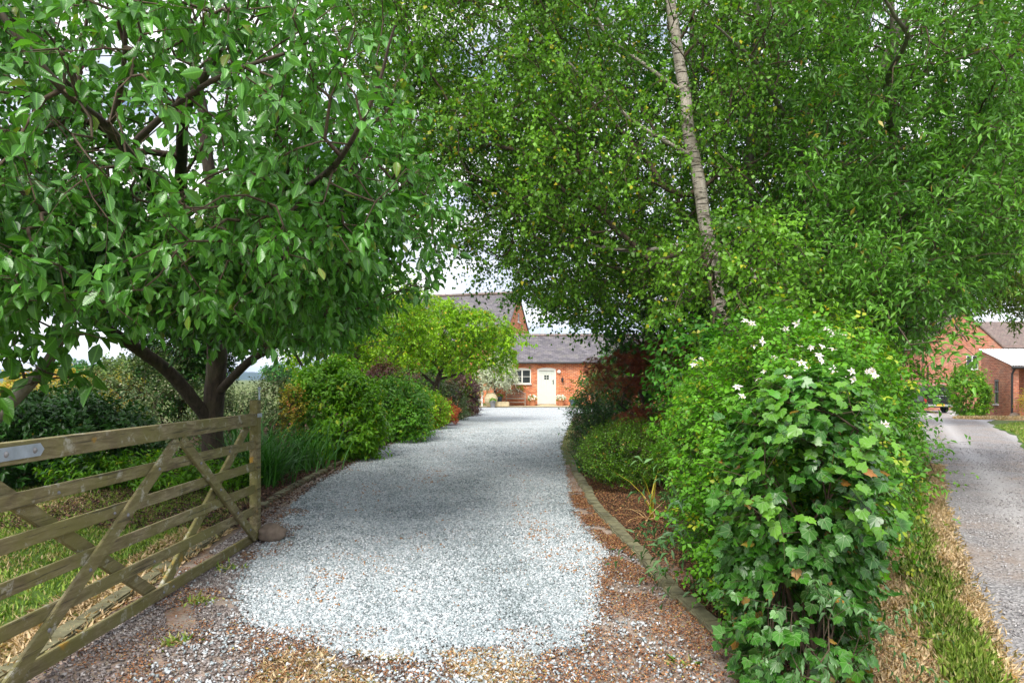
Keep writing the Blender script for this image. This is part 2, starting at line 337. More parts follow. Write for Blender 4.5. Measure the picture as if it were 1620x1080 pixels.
ML = dict(
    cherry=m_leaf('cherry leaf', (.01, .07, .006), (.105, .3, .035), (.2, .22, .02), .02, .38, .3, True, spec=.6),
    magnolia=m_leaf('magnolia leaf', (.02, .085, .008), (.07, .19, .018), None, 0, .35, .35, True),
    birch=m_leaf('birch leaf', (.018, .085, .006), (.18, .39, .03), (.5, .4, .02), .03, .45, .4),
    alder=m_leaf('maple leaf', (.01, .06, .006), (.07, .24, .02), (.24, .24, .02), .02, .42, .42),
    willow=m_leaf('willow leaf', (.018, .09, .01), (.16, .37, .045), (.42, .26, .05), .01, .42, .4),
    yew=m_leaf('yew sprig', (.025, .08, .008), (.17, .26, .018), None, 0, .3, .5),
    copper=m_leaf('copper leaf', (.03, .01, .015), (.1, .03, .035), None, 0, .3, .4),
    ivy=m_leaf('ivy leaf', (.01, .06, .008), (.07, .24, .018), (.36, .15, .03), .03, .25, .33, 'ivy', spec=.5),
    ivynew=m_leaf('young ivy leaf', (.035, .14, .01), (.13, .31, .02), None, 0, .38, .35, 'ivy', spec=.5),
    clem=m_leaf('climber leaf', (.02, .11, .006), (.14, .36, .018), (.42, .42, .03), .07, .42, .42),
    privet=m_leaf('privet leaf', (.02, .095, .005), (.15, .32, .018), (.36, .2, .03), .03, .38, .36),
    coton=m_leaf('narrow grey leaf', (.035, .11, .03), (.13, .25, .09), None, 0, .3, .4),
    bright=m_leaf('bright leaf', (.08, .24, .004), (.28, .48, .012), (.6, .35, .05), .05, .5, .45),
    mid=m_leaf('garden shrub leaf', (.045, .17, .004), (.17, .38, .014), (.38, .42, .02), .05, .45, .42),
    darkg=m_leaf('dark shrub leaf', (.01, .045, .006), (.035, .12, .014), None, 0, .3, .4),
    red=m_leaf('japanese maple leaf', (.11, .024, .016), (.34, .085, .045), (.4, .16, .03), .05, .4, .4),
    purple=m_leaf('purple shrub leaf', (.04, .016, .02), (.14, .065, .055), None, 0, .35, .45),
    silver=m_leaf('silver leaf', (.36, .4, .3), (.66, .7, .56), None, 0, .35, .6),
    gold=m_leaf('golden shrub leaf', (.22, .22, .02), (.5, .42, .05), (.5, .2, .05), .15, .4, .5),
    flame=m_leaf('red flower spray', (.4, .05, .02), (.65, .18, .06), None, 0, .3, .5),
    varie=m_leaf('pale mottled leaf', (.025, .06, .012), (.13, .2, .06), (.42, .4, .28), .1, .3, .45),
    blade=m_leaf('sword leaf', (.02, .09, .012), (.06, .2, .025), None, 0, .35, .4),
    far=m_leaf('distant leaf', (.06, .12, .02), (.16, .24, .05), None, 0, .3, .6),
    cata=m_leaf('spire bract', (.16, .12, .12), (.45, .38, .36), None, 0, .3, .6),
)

# ------------------------------------------------------------------ leaf shapes (x across in widths, y along in lengths, z curl)
def tpl_broad(fold=.25, curl=.18):
    v = [0, .22, .5, .8, 1]; w = {1: .36, 2: .5, 3: .28}
    V = [(0, y, -curl * y * y) for y in v]
    for s in (-1, 1):
        for k in (1, 2, 3): V.append((s * w[k], v[k] + .02, fold * w[k] - curl * v[k] ** 2))
    q = [(1, 2, 6, 5), (2, 3, 7, 6), (2, 1, 8, 9), (3, 2, 9, 10)]; t = [(0, 1, 5), (3, 4, 7), (1, 0, 8), (4, 3, 10)]
    return np.array(V), q, t
def tpl_simple(fold=.3, curl=.15, wide=.45):
    V = [(0, 0, 0), (0, .5, -curl * .25), (0, 1, -curl), (-.5, wide, fold * .5 - curl * .2), (.5, wide, fold * .5 - curl * .2)]
    return np.array(V), [], [(0, 1, 3), (1, 2, 3), (1, 0, 4), (2, 1, 4)]
def tpl_tiny(): return np.array([(0, 0, 0), (.5, .45, .12), (0, 1, -.1), (-.5, .45, .12)]), [], [(0, 1, 2), (0, 2, 3)]
def tpl_ivy():
    o = [(0, .02), (.22, -.12), (.42, .0), (.5, .22), (.38, .36), (.42, .58), (.2, .66), (.09, .86), (0, 1), (-.09, .86), (-.2, .66), (-.42, .58), (-.38, .36), (-.5, .22), (-.42, .0), (-.22, -.12)]
    V = [(0, .25, .0)] + [(x, y, -.35 * (x * x) - .12 * y * y + (.05 if i % 2 else 0)) for i, (x, y) in enumerate(o)]
    n = len(o); return np.array(V), [], [(0, 1 + i, 1 + (i + 1) % n) for i in range(n)]
def tpl_palm(n=7):
    V = [(0, .1, 0)]; 
    for i in range(n):
        a = R(-120 + 240 * i / (n - 1)); r = .95 - .35 * abs(i - (n - 1) / 2) / ((n - 1) / 2)
        for da, rr in ((-.17, .35), (0, 1), (.17, .35)):
            V.append((math.sin(a + da) * r * rr, .1 + math.cos(a + da) * r * rr, -.25 * (r * rr) ** 2))
    return np.array(V), [], [(0, 1 + 3 * i + k, 2 + 3 * i + k) for i in range(n) for k in (0, 1)]
def tpl_tri():   # three leaflets in one
    V = []; T = []
    for a in (-75, 0, 75):
        c, s = math.cos(R(a)), math.sin(R(a)); b = len(V)
        for (x, y, z) in ((0, 0.08, 0), (.19, .34, .04), (0, .62 if a else .7, -.06), (-.19, .34, .04)): V.append((x * c + y * s + (0), y * c - x * s + (.3 if a == 0 else .2), z))
        T += [(b, b + 1, b + 2), (b, b + 2, b + 3)]
    return np.array(V), [], T
def tpl_blade():
    V = []; n = 5
    for i in range(n):
        y = i / (n - 1); wd = .5 * (1 - y ** 2.2) + .02; z = -.45 * y ** 2.4
        V += [(-wd, y, z), (wd, y, z)]
    return np.array(V), [(2 * i, 2 * i + 1, 2 * i + 3, 2 * i + 2) for i in range(n - 1)], []
TPL = dict(broad=tpl_broad(), broadflat=tpl_broad(.15, .3), simple=tpl_simple(), narrow=tpl_simple(.25, .22, .42), tiny=tpl_tiny(), ivy=tpl_ivy(), palm=tpl_palm(), tri=tpl_tri(), blade=tpl_blade(), round=tpl_simple(.2, .1, .38))

def leaf_mesh(name, mat, tpl, pos, axis, nrm, length, width, rnd, parent=None):
    V, Q, T = TPL[tpl]; n = len(pos); m = len(V)
    A = unit(axis); B = unit(np.cross(A, nrm)); N = np.cross(B, A)
    length = np.broadcast_to(length, n)[:, None, None]; width = np.broadcast_to(width, n)[:, None, None]
    W = pos[:, None, :] + B[:, None, :] * (V[None, :, :1] * width) + A[:, None, :] * (V[None, :, 1:2] * length) + N[:, None, :] * (V[None, :, 2:3] * length * (.2 + 1.9 * rng.random(n))[:, None, None])
    at = np.empty((n, m, 3), np.float32); at[:, :, 0] = V[:, 0]; at[:, :, 1] = V[:, 1]; at[:, :, 2] = rnd[:, None]
    off = (np.arange(n) * m)[:, None, None]; fl = []
    if Q: fl.append((np.array(Q)[None] + off).reshape(-1, 4))
    if T: fl.append((np.array(T)[None] + off).reshape(-1, 3))
    return np_mesh(name, W.reshape(-1, 3), fl, mat, parent, at.reshape(-1, 3), smooth=(tpl in ('broad', 'ivy', 'blade')))

def tubes_np(starts, ends, r0, r1, k=5):
    d = unit(ends - starts); h = np.where(np.abs(d[:, 2:3]) > .9, np.array([[1., 0, 0]]), np.array([[0, 0, 1.]]))
    a = unit(np.cross(d, h)); b = np.cross(d, a); th = np.arange(k) * 2 * np.pi / k
    ring = a[:, None] * np.cos(th)[None, :, None] + b[:, None] * np.sin(th)[None, :, None]
    V = np.concatenate([starts[:, None] + ring * r0[:, None, None], ends[:, None] + ring * r1[:, None, None]], 1)
    i = np.arange(k); q = np.stack([i, (i + 1) % k, (i + 1) % k + k, i + k], 1)
    return V.reshape(-1, 3), (q[None] + (np.arange(len(starts)) * 2 * k)[:, None, None]).reshape(-1, 4)
def thick_tube(pts, rad, k=12, seed=0, knob=.08):
    pts = np.array(pts, float); rad = np.array(rad, float)
    t = np.concatenate([[0], np.cumsum(np.linalg.norm(np.diff(pts, axis=0), axis=1))]); n = max(4, int(t[-1] / .12)); u = np.linspace(0, t[-1], n)
    # smooth resample
    Pp = np.stack([np.interp(u, t, pts[:, i]) for i in range(3)], 1); rr = np.interp(u, t, rad)
    for _ in range(3): Pp[1:-1] = (Pp[:-2] + Pp[1:-1] * 2 + Pp[2:]) / 4
    Pp[1:-1] += .02 * np.stack([noise3(Pp[1:-1], 2.3, 5), noise3(Pp[1:-1], 2.1, 9), np.zeros(n - 2)], 1)
    d = unit(np.gradient(Pp, axis=0)); a = np.zeros_like(d); a[0] = unit(np.cross(d[0], [0.3, .8, .1]))
    for i in range(1, n): q = a[i - 1] - d[i] * (a[i - 1] @ d[i]); a[i] = q / np.linalg.norm(q)
    b = np.cross(d, a); th = np.arange(k) * 2 * np.pi / k
    ring = a[:, None] * np.cos(th)[None, :, None] + b[:, None] * np.sin(th)[None, :, None]
    wob = 1 + knob * noise3(Pp[:, None] * np.array([1, 1, .6]) + ring * .25, 9, seed)
    V = Pp[:, None] + ring * (rr[:, None] * wob)[..., None]
    i = np.arange(k); q = np.stack([i, (i + 1) % k, (i + 1) % k + k, i + k], 1)
    Q = (q[None] + (np.arange(n - 1) * k)[:, None, None]).reshape(-1, 4)
    return V.reshape(-1, 3), Q, Pp, rr

def sample_blobs(blobs, n, shell=.45, keep=None, gap=-.25, gs=.9, seed=1):
    out = []; got = 0; vol = np.array([b[1][0] * b[1][1] * b[1][2] * (b[2] if len(b) > 2 else 1) for b in blobs]); vol = vol / vol.sum()
    for it in range(40):
        k = rng.choice(len(blobs), n, p=vol); C = np.array([blobs[i][0] for i in k]); Rr = np.array([blobs[i][1] for i in k])
        d = unit(rng.normal(size=(n, 3))); r = shell + (1 - shell) * rng.random(n) ** .6
        p = C + d * Rr * r[:, None]; ok = noise3(p, gs, seed) + .35 * noise3(p, gs * 2.7, seed + 2) > gap
        if keep is not None: ok &= keep(p)
        out.append(p[ok]); got += ok.sum()
        if got >= n: break
    return np.concatenate(out)[:n]

def grow(limbs, tips, r0=.004, step=.28, pen=.3, sag=.06):
    nod = []; par = []; Ln = []; rad = []
    for Pp, rr in limbs:
        if nod:
            N_ = np.array(nod); j = int(np.argmin(((N_ - Pp[0]) ** 2).sum(1)))
        else: j = -1
        for p, r in zip(Pp[::2], rr[::2]):
            l = 0 if j < 0 else Ln[j] + float(np.linalg.norm(p - nod[j])); nod.append(np.array(p)); par.append(j); Ln.append(l); rad.append(r); j = len(nod) - 1
    nfix = len(nod); cap = nfix + len(tips) * 14
    A = np.zeros((cap, 3)); A[:nfix] = nod; LL = np.zeros(cap); LL[:nfix] = Ln; cnt = nfix; pr = np.full(cap, -1); pr[:nfix] = par
    tips = np.asarray(tips); d0 = np.min(np.linalg.norm(tips[:, None] - A[None, :nfix], axis=2), axis=1); order = np.argsort(d0); tipn = []
    minz = A[:nfix, 2].min() + .5
    for ti in order:
        t = tips[ti]; dd = np.linalg.norm(A[:cnt] - t, axis=1); c = dd + pen * LL[:cnt] + 10 * (A[:cnt, 2] < minz)
        j = int(np.argmin(c)); d = dd[j]; k = min(12, max(1, int(math.ceil(d / step)))); a = A[j]; prev = j
        pj = A[pr[j]] if pr[j] >= 0 else a - np.array([0, 0, .3]); u = unit((a - pj)[None])[0]
        m = (a + t) / 2 + u * d * .12 + np.array([0, 0, sag * d]) + rng.normal(size=3) * .05 * d
        for q in range(1, k + 1):
            s = q / k; p = (1 - s) ** 2 * a + 2 * s * (1 - s) * m + s * s * t + (rng.normal(size=3) * .012 if q < k else 0)
            if cnt >= cap: break
            A[cnt] = p; LL[cnt] = LL[prev] + np.linalg.norm(p - A[prev]); pr[cnt] = prev; prev = cnt; cnt += 1
        tipn.append(prev)
    w_ = np.zeros(cnt); child = np.zeros(cnt, bool); child[pr[nfix:cnt][pr[nfix:cnt] >= 0]] = True
    w_[np.array(tipn)] += r0 ** 2.3
    for i in range(cnt - 1, nfix - 1, -1):
        if not child[i]: w_[i] = max(w_[i], r0 ** 2.3)
        if pr[i] >= nfix: w_[pr[i]] += w_[i]
    r = w_ ** (1 / 2.3); r[:nfix] = rad
    i = np.arange(nfix, cnt); p_ = pr[i]; rs = np.minimum(r[p_], r[i] * 1.35)
    dirs = unit(A[tipn] - A[pr[tipn]])
    return A[p_], A[i], rs, r[i], A[tipn], dirs

def make_leaves(tips, dirs, shoots, per, slen, spread, lean=.35, droop=.35, jitter=.5, upn=1.0, tone=.5):
    """returns leaf pos, axis, normal, rnd, plus shoot segments"""
    n = len(tips); O = np.repeat(tips, shoots, 0); D = np.repeat(dirs, shoots, 0)
    S_ = unit(D * lean + rng.normal(size=O.shape) * spread + np.array([0, 0, .1])); Ls = slen * (.55 + .9 * rng.random(len(O))) * np.where(rng.random(len(O)) < .06, 1.9, 1)
    t = (np.arange(per) + .6) / per
    pos = O[:, None] + S_[:, None] * (Ls[:, None] * t)[..., None] + np.array([0, 0, -1.]) * (droop * .5 * (Ls[:, None] * t ** 2))[..., None]
    side = unit(np.cross(S_, rng.normal(size=S_.shape)))
    sgn = np.where(np.arange(per) % 2, 1., -1.)[None, :, None]
    ax = S_[:, None] * .55 + side[:, None] * sgn * .7 + np.array([0, 0, -droop]) + rng.normal(size=pos.shape) * jitter * .5
    nr = np.array([0, 0, upn]) + rng.normal(size=pos.shape) * jitter + side[:, None] * .1
    cl = np.repeat(rng.random(n), shoots)[:, None]; rnd = np.clip(cl * tone + rng.random((len(O), per)) * (1 - tone), 0, 1)
    ends = O + S_ * Ls[:, None] + np.array([0, 0, -1.]) * (droop * .5 * Ls)[:, None]
    return pos.reshape(-1, 3), unit(ax.reshape(-1, 3)), nr.reshape(-1, 3), rnd.ravel(), O, ends

def tree(name, label, cat, base, limbs, blobs, ntips, leafmat, tpl, ll, lw, bark='bark', twigmat='twig', shoots=4, per=6, slen=.3, spread=.8, droop=.35, keep=None, gap=-.25, gs=.9, shell=.45,
         jitter=.5, seed=1, group=None, r0=.004, extra=None, k=12, lean=.35, vary=.3, upn=1.0, knob=.08, tone=.5, leafkeep=None):
    e = empty(name, base, label, cat, group)
    V = []; Q = []; off = 0; LB = []
    for i, (pts, rad) in enumerate(limbs):
        v, q, Pp, rr = thick_tube(pts, rad, k, seed + i, knob); V.append(v); Q.append(q + off); off += len(v); LB.append((Pp, rr))
    tr = np_mesh('trunk', np.concatenate(V), [np.concatenate(Q)], M[bark], e, smooth=True)
    tips = sample_blobs(blobs, ntips, shell, keep, gap, gs, seed)
    if extra is not None: tips = np.concatenate([tips, np.array(extra)])
    a, b, ra, rb, tp, dr = grow(LB, tips, r0)
    pos, ax, nr, rnd, O, E = make_leaves(tp, dr, shoots, per, slen, spread, lean, droop, jitter, upn, tone)
    v1, q1 = tubes_np(a, b, ra, rb, 5); v2, q2 = tubes_np(O, E, np.full(len(O), r0 * .6), np.full(len(O), r0 * .25), 3)
    np_mesh('branches', np.concatenate([v1, v2]), [np.concatenate([q1, q2 + len(v1)])], M[twigmat], e)
    if leafkeep is not None: ok = leafkeep(pos); pos, ax, nr, rnd = pos[ok], ax[ok], nr[ok], rnd[ok]
    sz = 1 - vary + 2 * vary * rng.random(len(pos))
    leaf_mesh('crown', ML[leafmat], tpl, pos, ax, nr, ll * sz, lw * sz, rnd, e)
    return e

def bush(name, label, cat, base, blobs, n, leafmat, tpl, ll, lw, per=6, slen=.18, out=1.0, up=.4, droop=.3, group=None, shell=.55, keep=None, gap=-.6, gs=3, jitter=.5, stems=14, stemmat='twig', vary=.3, leafname='foliage',
         stemr=.008, upn=.7, seed=3, tone=.5, inner=.75):
    """foliage shoots spread over the outer shell of the blobs, carried on stems rising from the base"""
    e = empty(name, base, label, cat, group)
    C = np.array([b[0] for b in blobs]); Rr = np.array([b[1] for b in blobs])
    area = np.array([(r[0] * r[1] + r[1] * r[2] + r[0] * r[2]) for r in Rr]); k = rng.choice(len(blobs), n * 2, p=area / area.sum())
    d = unit(rng.normal(size=(n * 2, 3))); r = shell + (1 - shell) * rng.random(n * 2) ** .7
    p = C[k] + d * Rr[k] * r[:, None]
    p += (d * Rr[k]) * (.22 * noise3(p, 3.1, seed))[:, None]
    ok = p[:, 2] > base[2] + .03; ok &= noise3(p, gs, seed) > gap
    for i in range(len(blobs)):
        q = (((p - C[i]) / Rr[i]) ** 2).sum(1); ok &= (q > inner ** 2 * .8) | (k == i)
    if keep is not None: ok &= keep(p)
    p = p[ok][:n]; d = d[ok][:n]; kk = k[ok][:n]
    dr = unit(d * out + np.array([0, 0, up]))
    pos, ax, nr, rnd, O, E = make_leaves(p, dr, 1, per, slen, .35, 1.0, droop, jitter, 1, tone)
    dd = np.repeat(d, per, 0); nr = nr * .6 + dd * .7 + np.array([0, 0, upn]) * .5
    g = pos[:, 2] > base[2] + .01; pos, ax, nr, rnd = pos[g], ax[g], nr[g], rnd[g]
    sz = 1 - vary + 2 * vary * rng.random(len(pos))
    leaf_mesh(leafname, ML[leafmat], tpl, pos, ax, nr, ll * sz, lw * sz, rnd, e)
    # stems
    idx = rng.choice(len(p), min(stems * 6, len(p)), replace=False); tips = p[idx]; bs = np.array(base)
    LB = []
    for i in range(max(2, stems // 4)):
        a = bs + np.array([*rng.normal(size=2) * .06, 0]); j = rng.choice(len(p)); b_ = bs + (p[j] - bs) * .55
        LB.append((np.linspace(a, b_, 6), np.linspace(stemr * 1.6, stemr, 6)))
    a, b, ra, rb, tp, _ = grow(LB, tips, stemr * .35)
    v1, q1 = tubes_np(a, b, ra, rb, 4); v2, q2 = tubes_np(O, E, np.full(len(O), .0016), np.full(len(O), .0008), 3)
    S0 = np.concatenate([l[0][:-1] for l in LB]); S1 = np.concatenate([l[0][1:] for l in LB]); v3, q3 = tubes_np(S0, S1, np.full(len(S0), stemr * 1.5), np.full(len(S0), stemr * 1.5), 5)
    np_mesh('stems', np.concatenate([v1, v2, v3]), [np.concatenate([q1, q2 + len(v1), q3 + len(v1) + len(v2)])], M[stemmat], e)
    return e

def blade_clump(name, label, cat, base, n, ln, wd, mat, spread=.5, rad=.15, group=None, lean=(0, 0), cut=.35):
    e = empty(name, base, label, cat, group); b = np.array(base)
    pos = b + np.concatenate([rng.normal(size=(n, 2)) * rad, np.zeros((n, 1))], 1)
    ax = unit(np.concatenate([rng.normal(size=(n, 2)) * spread + np.array(lean), np.ones((n, 1))], 1))
    nr = np.concatenate([-ax[:, :2] * 1.0, np.full((n, 1), .3)], 1) * -1
    nr = np.array([0, 0, 1.]) - ax * ax[:, 2:3] ; nr = -nr * -1
    leaf_mesh('leaves', ML[mat], 'blade', pos, ax, nr + rng.normal(size=nr.shape) * .15, ln * (1 - cut + cut * 2 * rng.random(n) * .8), wd, rng.random(n), e)
    return e
# ================================================================== SETTING
def sheet(name, mat, yl, xl, xr, off, nx=24, dy=.25, wob=0.0, seed=0, bumpz=0.0):
    """ground strip between two edge curves given at depths yl"""
    ys = np.arange(yl[0], yl[-1] + 1e-6, dy) if (yl[-1] - yl[0]) / dy < 400 else np.linspace(yl[0], yl[-1], 400)
    a = np.interp(ys, yl, xl); b = np.interp(ys, yl, xr)
    q = np.stack([ys, ys * 0, ys * 0], 1)
    a = a + wob * (noise3(q, 3.1, seed) + .6 * noise3(q, 9.3, seed + 1)); b = b + wob * (noise3(q, 2.7, seed + 3) + .6 * noise3(q, 8.1, seed + 4))
    u = np.linspace(0, 1, nx + 1); X = a[:, None] * (1 - u) + b[:, None] * u; Y = np.broadcast_to(ys[:, None], X.shape)
    Z = hgt(X, Y) + off + bumpz * noise3(np.stack([X, Y, X * 0], -1), 2.2, seed)
    V = np.stack([X, Y, Z], -1).reshape(-1, 3); i, j = np.meshgrid(np.arange(len(ys) - 1), np.arange(nx), indexing='ij'); k = (i * (nx + 1) + j).ravel()
    o = np_mesh(name, V, [np.stack([k, k + 1, k + nx + 2, k + nx + 1], 1)], mat, smooth=True)
    return tag(o, kind='structure')

def axis_grid(neg, pos):
    a = [0]; s = 1.0
    while a[-1] < pos: a.append(a[-1] + s); s = s * (1.06 if a[-1] > 45 else 1)
    b = [0]; s = 1.0
    while b[-1] < neg: b.append(b[-1] + s); s = s * (1.06 if b[-1] > 45 else 1)
    return np.array([-q for q in b[:0:-1]] + a)
gx = axis_grid(1500, 1500); gy = axis_grid(60, 2400)
X, Y = np.meshgrid(gx, gy); V = np.stack([X, Y, hgt(X, Y) - .012], -1).reshape(-1, 3)
i, j = np.meshgrid(np.arange(len(gy) - 1), np.arange(len(gx) - 1), indexing='ij'); k = (i * len(gx) + j).ravel()
tag(np_mesh('ground', V, [np.stack([k, k + 1, k + len(gx) + 1, k + len(gx)], 1)], M['field'], smooth=True), kind='structure')

# edge curves measured along the drive
LY = [2.2, 4.0, 5.5, 7.9, 9.8, 15.4, 22.5, 29.5, 36.3]; LX = [-2.5, -2.55, -2.69, -2.89, -3.0, -3.0, -2.3, -1.6, -1.6]
RY = [2.2, 3.8, 4.76, 6.0, 8.1, 11.2, 16.2, 25, 32, 36.3]; RX = [1.3, 1.22, 1.1, 1.05, .94, 1.0, 1.42, 2.1, 2.9, 6.5]
lft = lambda y: np.interp(y, LY, LX); rgt = lambda y: np.interp(y, RY, RX)
trk = lambda y: .585 * y + .4
sheet('dirt_forecourt', M['dirt'], [-3, 2, 6, 9, 12], [-9, -2.6, -2.8, -3.0, -3.0], [2.0, 2.2, 1.2, 1.0, 1.0], -.004, 40, .15, bumpz=.006)
GY = [3.62, 3.8, 4.2, 4.9, 6, 6.9, 8, 9.8, 15.4, 22.5, 29.5, 36.4]
GL = [-.5, -1.1, -1.6, -1.95, -2.2, -2.36, -2.6, -2.8, -2.9, -2.22, -1.5, -2.9]; GR = [.1, .35, .5, .62, .83, .74, .72, .8, 1.1, 1.9, 2.7, 6.5]
gl = lambda y: np.interp(y, GY, GL); gr = lambda y: np.interp(y, GY, GR)
sheet('gravel_drive', M['gravel'], GY[2:], GL[2:], GR[2:], .008, 40, .06, .05, 4, .006)
sheet('planting_bed_left', M['mulch'], [7.3, 9, 10, 13, 16, 22.5, 29.5, 36], [-13, -13, -13, -12, -11, -9, -8, -7], [-3.05, -3.1, -3.15, -3.15, -3.12, -2.45, -1.75, -1.7], .004, 30, .3, .04, 6, .02)
sheet('planting_bed_right', M['mulch'], [3.2, 4, 5, 6, 8, 11, 16, 25, 34], [1.36, 1.32, 1.2, 1.14, 1.04, 1.12, 1.5, 2.2, 3.2], [1.9, 2.3, 2.7, 3.1, 4.4, 6.3, 9.2, 13, 15], .004, 24, .25, .0, 7, .02)
sheet('lawn', M['lawn'], [1.5, 3, 5, 7, 8.3, 9.5, 10.3], [-12, -13, -13, -13, -13, -13, -12], [-2.85, -2.85, -2.92, -3.05, -3.1, -3.7, -6], .006, 40, .2, .03, 8, .01)
sheet('grass_verge', M['verge'], [-1, 2.5, 4, 6, 8.5, 10, 14], [.9, 1.35, 1.9, 2.9, 4.2, 5.2, 7.8], [.6, 2.0, 2.75, 3.85, 5.35, 6.2, 8.55], .006, 24, .15, .05, 9, .015)
sheet('lane', M['track'], [-1, 2.5, 4, 6, 8.5, 14, 18, 24, 30, 36, 44, 52], [-.2, 1.85, 2.74, 3.9, 5.37, 8.6, 10.9, 14.3, 17.0, 20.0, 24, 27], [6, 5.2, 5.8, 6.5, 7.4, 10.9, 13.4, 16.7, 21.5, 27, 36, 38], .002, 40, .2, .07, 10, .012)
sheet('lane_side_grass', M['lawn'], [5, 8, 12, 14.7, 18, 21.6, 23.5], [6.3, 7.3, 9.4, 11.0, 13.3, 15.2, 17.5], [22, 22, 22, 22, 21, 21, 20], .008, 24, .25, .08, 12, .02)
sheet('dry_grass_edge', M['verge'], [26, 27.5, 29, 31, 33], [20, 18.9, 18.9, 19.8, 21.4], [27, 27, 27, 26.5, 25], .008, 20, .25, .08, 13, .02)

# stone edging along both sides of the drive
def kerb(name, fn, y0, y1, wd, ln, out=0):
    mb = MB(); y = y0
    while y < y1:
        L_ = ln * (.75 + .5 * rng.random()); x0, x1 = float(fn(y)) + out, float(fn(y + L_)) + out; a = math.atan2(x1 - x0, L_)
        Mx = Matrix.Translation(((x0 + x1) / 2 + rng.normal() * .008, y + L_ / 2, rng.normal() * .006)) @ Matrix.Rotation(-a + rng.normal() * .03, 4, 'Z') @ Matrix.Rotation(rng.normal() * .05, 4, 'Y')
        mb.box((0, 0, .0), (wd * (.9 + .2 * rng.random()), L_ - .012, .085), Mx); y += L_
    return tag(mb.build(name, M['kerb'], bevel=.012), kind='structure')
kerb('stone_edging_right', rgt, 3.0, 12.5, .13, .24, .04)
kerb('stone_edging_left', lft, 3.0, 33, .12, .26, -.05)

# ------------------------------------------------------------------ loose stuff on the ground
CUBE = np.array([(a, b, c) for a in (-1, 1) for b in (-1, 1) for c in (-1, 1)], float)
CF = np.array([(0, 1, 3, 2), (4, 6, 7, 5), (0, 4, 5, 1), (2, 3, 7, 6), (0, 2, 6, 4), (1, 5, 7, 3)])
def rand_rot(n, flat=1.0):
    q = rng.normal(size=(n, 4)); q = q / np.linalg.norm(q, axis=1, keepdims=True); w_, x, y, z = q.T
    return np.stack([1 - 2 * (y * y + z * z), 2 * (x * y - z * w_), 2 * (x * z + y * w_), 2 * (x * y + z * w_), 1 - 2 * (x * x + z * z), 2 * (y * z - x * w_), 2 * (x * z - y * w_), 2 * (y * z + x * w_), 1 - 2 * (x * x + y * y)], 1).reshape(n, 3, 3)
def stones(name, xy, size, mat, z=.008, tone=None):
    n = len(xy); s = size * (.55 + .9 * rng.random(n) ** 1.6)
    V = CUBE[None] * (1 + rng.normal(size=(n, 8, 3)) * .28) * (np.array([1, .72, .42]) * (.8 + .4 * rng.random((n, 3))))[:, None] * (s / 2)[:, None, None]
    V = np.einsum('nij,nkj->nki', rand_rot(n), V); V[:, :, 2] *= .8
    V += np.stack([xy[:, 0], xy[:, 1], hgt(xy[:, 0], xy[:, 1]) + z + s * .2], 1)[:, None]
    r = rng.random(n) if tone is None else tone; at = np.zeros((n, 8, 3)); at[:, :, 2] = r[:, None]
    o = np_mesh(name, V.reshape(-1, 3), [(CF[None] + (np.arange(n) * 8)[:, None, None]).reshape(-1, 4)], mat, attr=at.reshape(-1, 3))
    return tag(o, kind='stuff')
def scat(n, y0, y1, xa, xb, pw=1.0, edge=0):
    y = y0 + (y1 - y0) * rng.random(n) ** pw; a, b = xa(y), xb(y); x = a + (b - a) * rng.random(n)
    if edge: x += rng.normal(size=n) * edge
    return np.stack([x, y], 1)
MG = m_bits('slate chippings', [(0, (.15, .18, .19)), (.35, (.36, .42, .44)), (.7, (.57, .61, .64)), (.97, (.8, .82, .84)), (.985, (.4, .2, .08))], .75)
MGp = m_bits('mixed chippings', [(0, (.1, .085, .08)), (.4, (.23, .19, .175)), (.75, (.34, .295, .28)), (1, (.56, .53, .51))], .8)
ML_lit = m_bits('fallen catkins', [(0, (.08, .035, .02)), (.35, (.22, .09, .04)), (.7, (.42, .18, .075)), (.93, (.52, .3, .14)), (1, (.45, .4, .08))], .9)
MSt = m_bits('straw', [(0, (.25, .12, .05)), (.5, (.5, .27, .1)), (1, (.66, .45, .22))], .9)
g1 = scat(62000, 3.6, 7.2, gl, gr, 1.25, .05); g2 = scat(44000, 7.0, 13, gl, gr, 1.15, .03); g3 = scat(14000, 12.5, 21, gl, gr, 1, .03)
q = np.stack([g1[:, 0], g1[:, 1], g1[:, 0] * 0], 1); g1 = g1[(rng.random(len(g1)) < sm((g1[:, 1] - 3.5 + .3 * noise3(q, 3.2, 3)) / .6))]
far_ = scat(1800, 3.25, 4.2, lambda y: y * 0 - 1.9, lambda y: y * 0 + 1.0, 1)
far_ = np.concatenate([far_, scat(5000, 3.3, 6, gl, gr, 1, .28)])
g = np.concatenate([g1, g2, g3, far_]); 
q = np.stack([g[:, 0], g[:, 1], g[:, 0] * 0], 1)
stones('loose_gravel', g, .0165, MG, .010, np.clip(rng.random(len(g)) * .8 + .1 + .16 * noise3(q * [1.6, .5, 1], 1.3, 4) + .1 * noise3(q, 5, 6), 0, 1))
def clump(xy, s, seed, thr): return xy[noise3(np.stack([xy[:, 0], xy[:, 1], xy[:, 0] * 0], 1), s, seed) + .5 * noise3(np.stack([xy[:, 0], xy[:, 1], xy[:, 0] * 0], 1), s * 2.9, seed + 1) > thr]
p1 = scat(30000, 2.9, 8.0, lambda y: lft(y) + .1, lambda y: gl(y) + .12, .9); p2 = scat(1500, 3.1, 3.9, lambda y: y * 0 - 2, lambda y: y * 0 + 1.2)
p3 = scat(1500, 3.2, 6.5, lambda y: gr(y) - .05, lambda y: rgt(y), 1)
p1 = clump(p1, 2.1, 33, -.75); p2 = clump(p2, 1.5, 12, .0)
stones('loose_chippings', np.concatenate([p1, p2, p3]), .0145, MGp, .002)
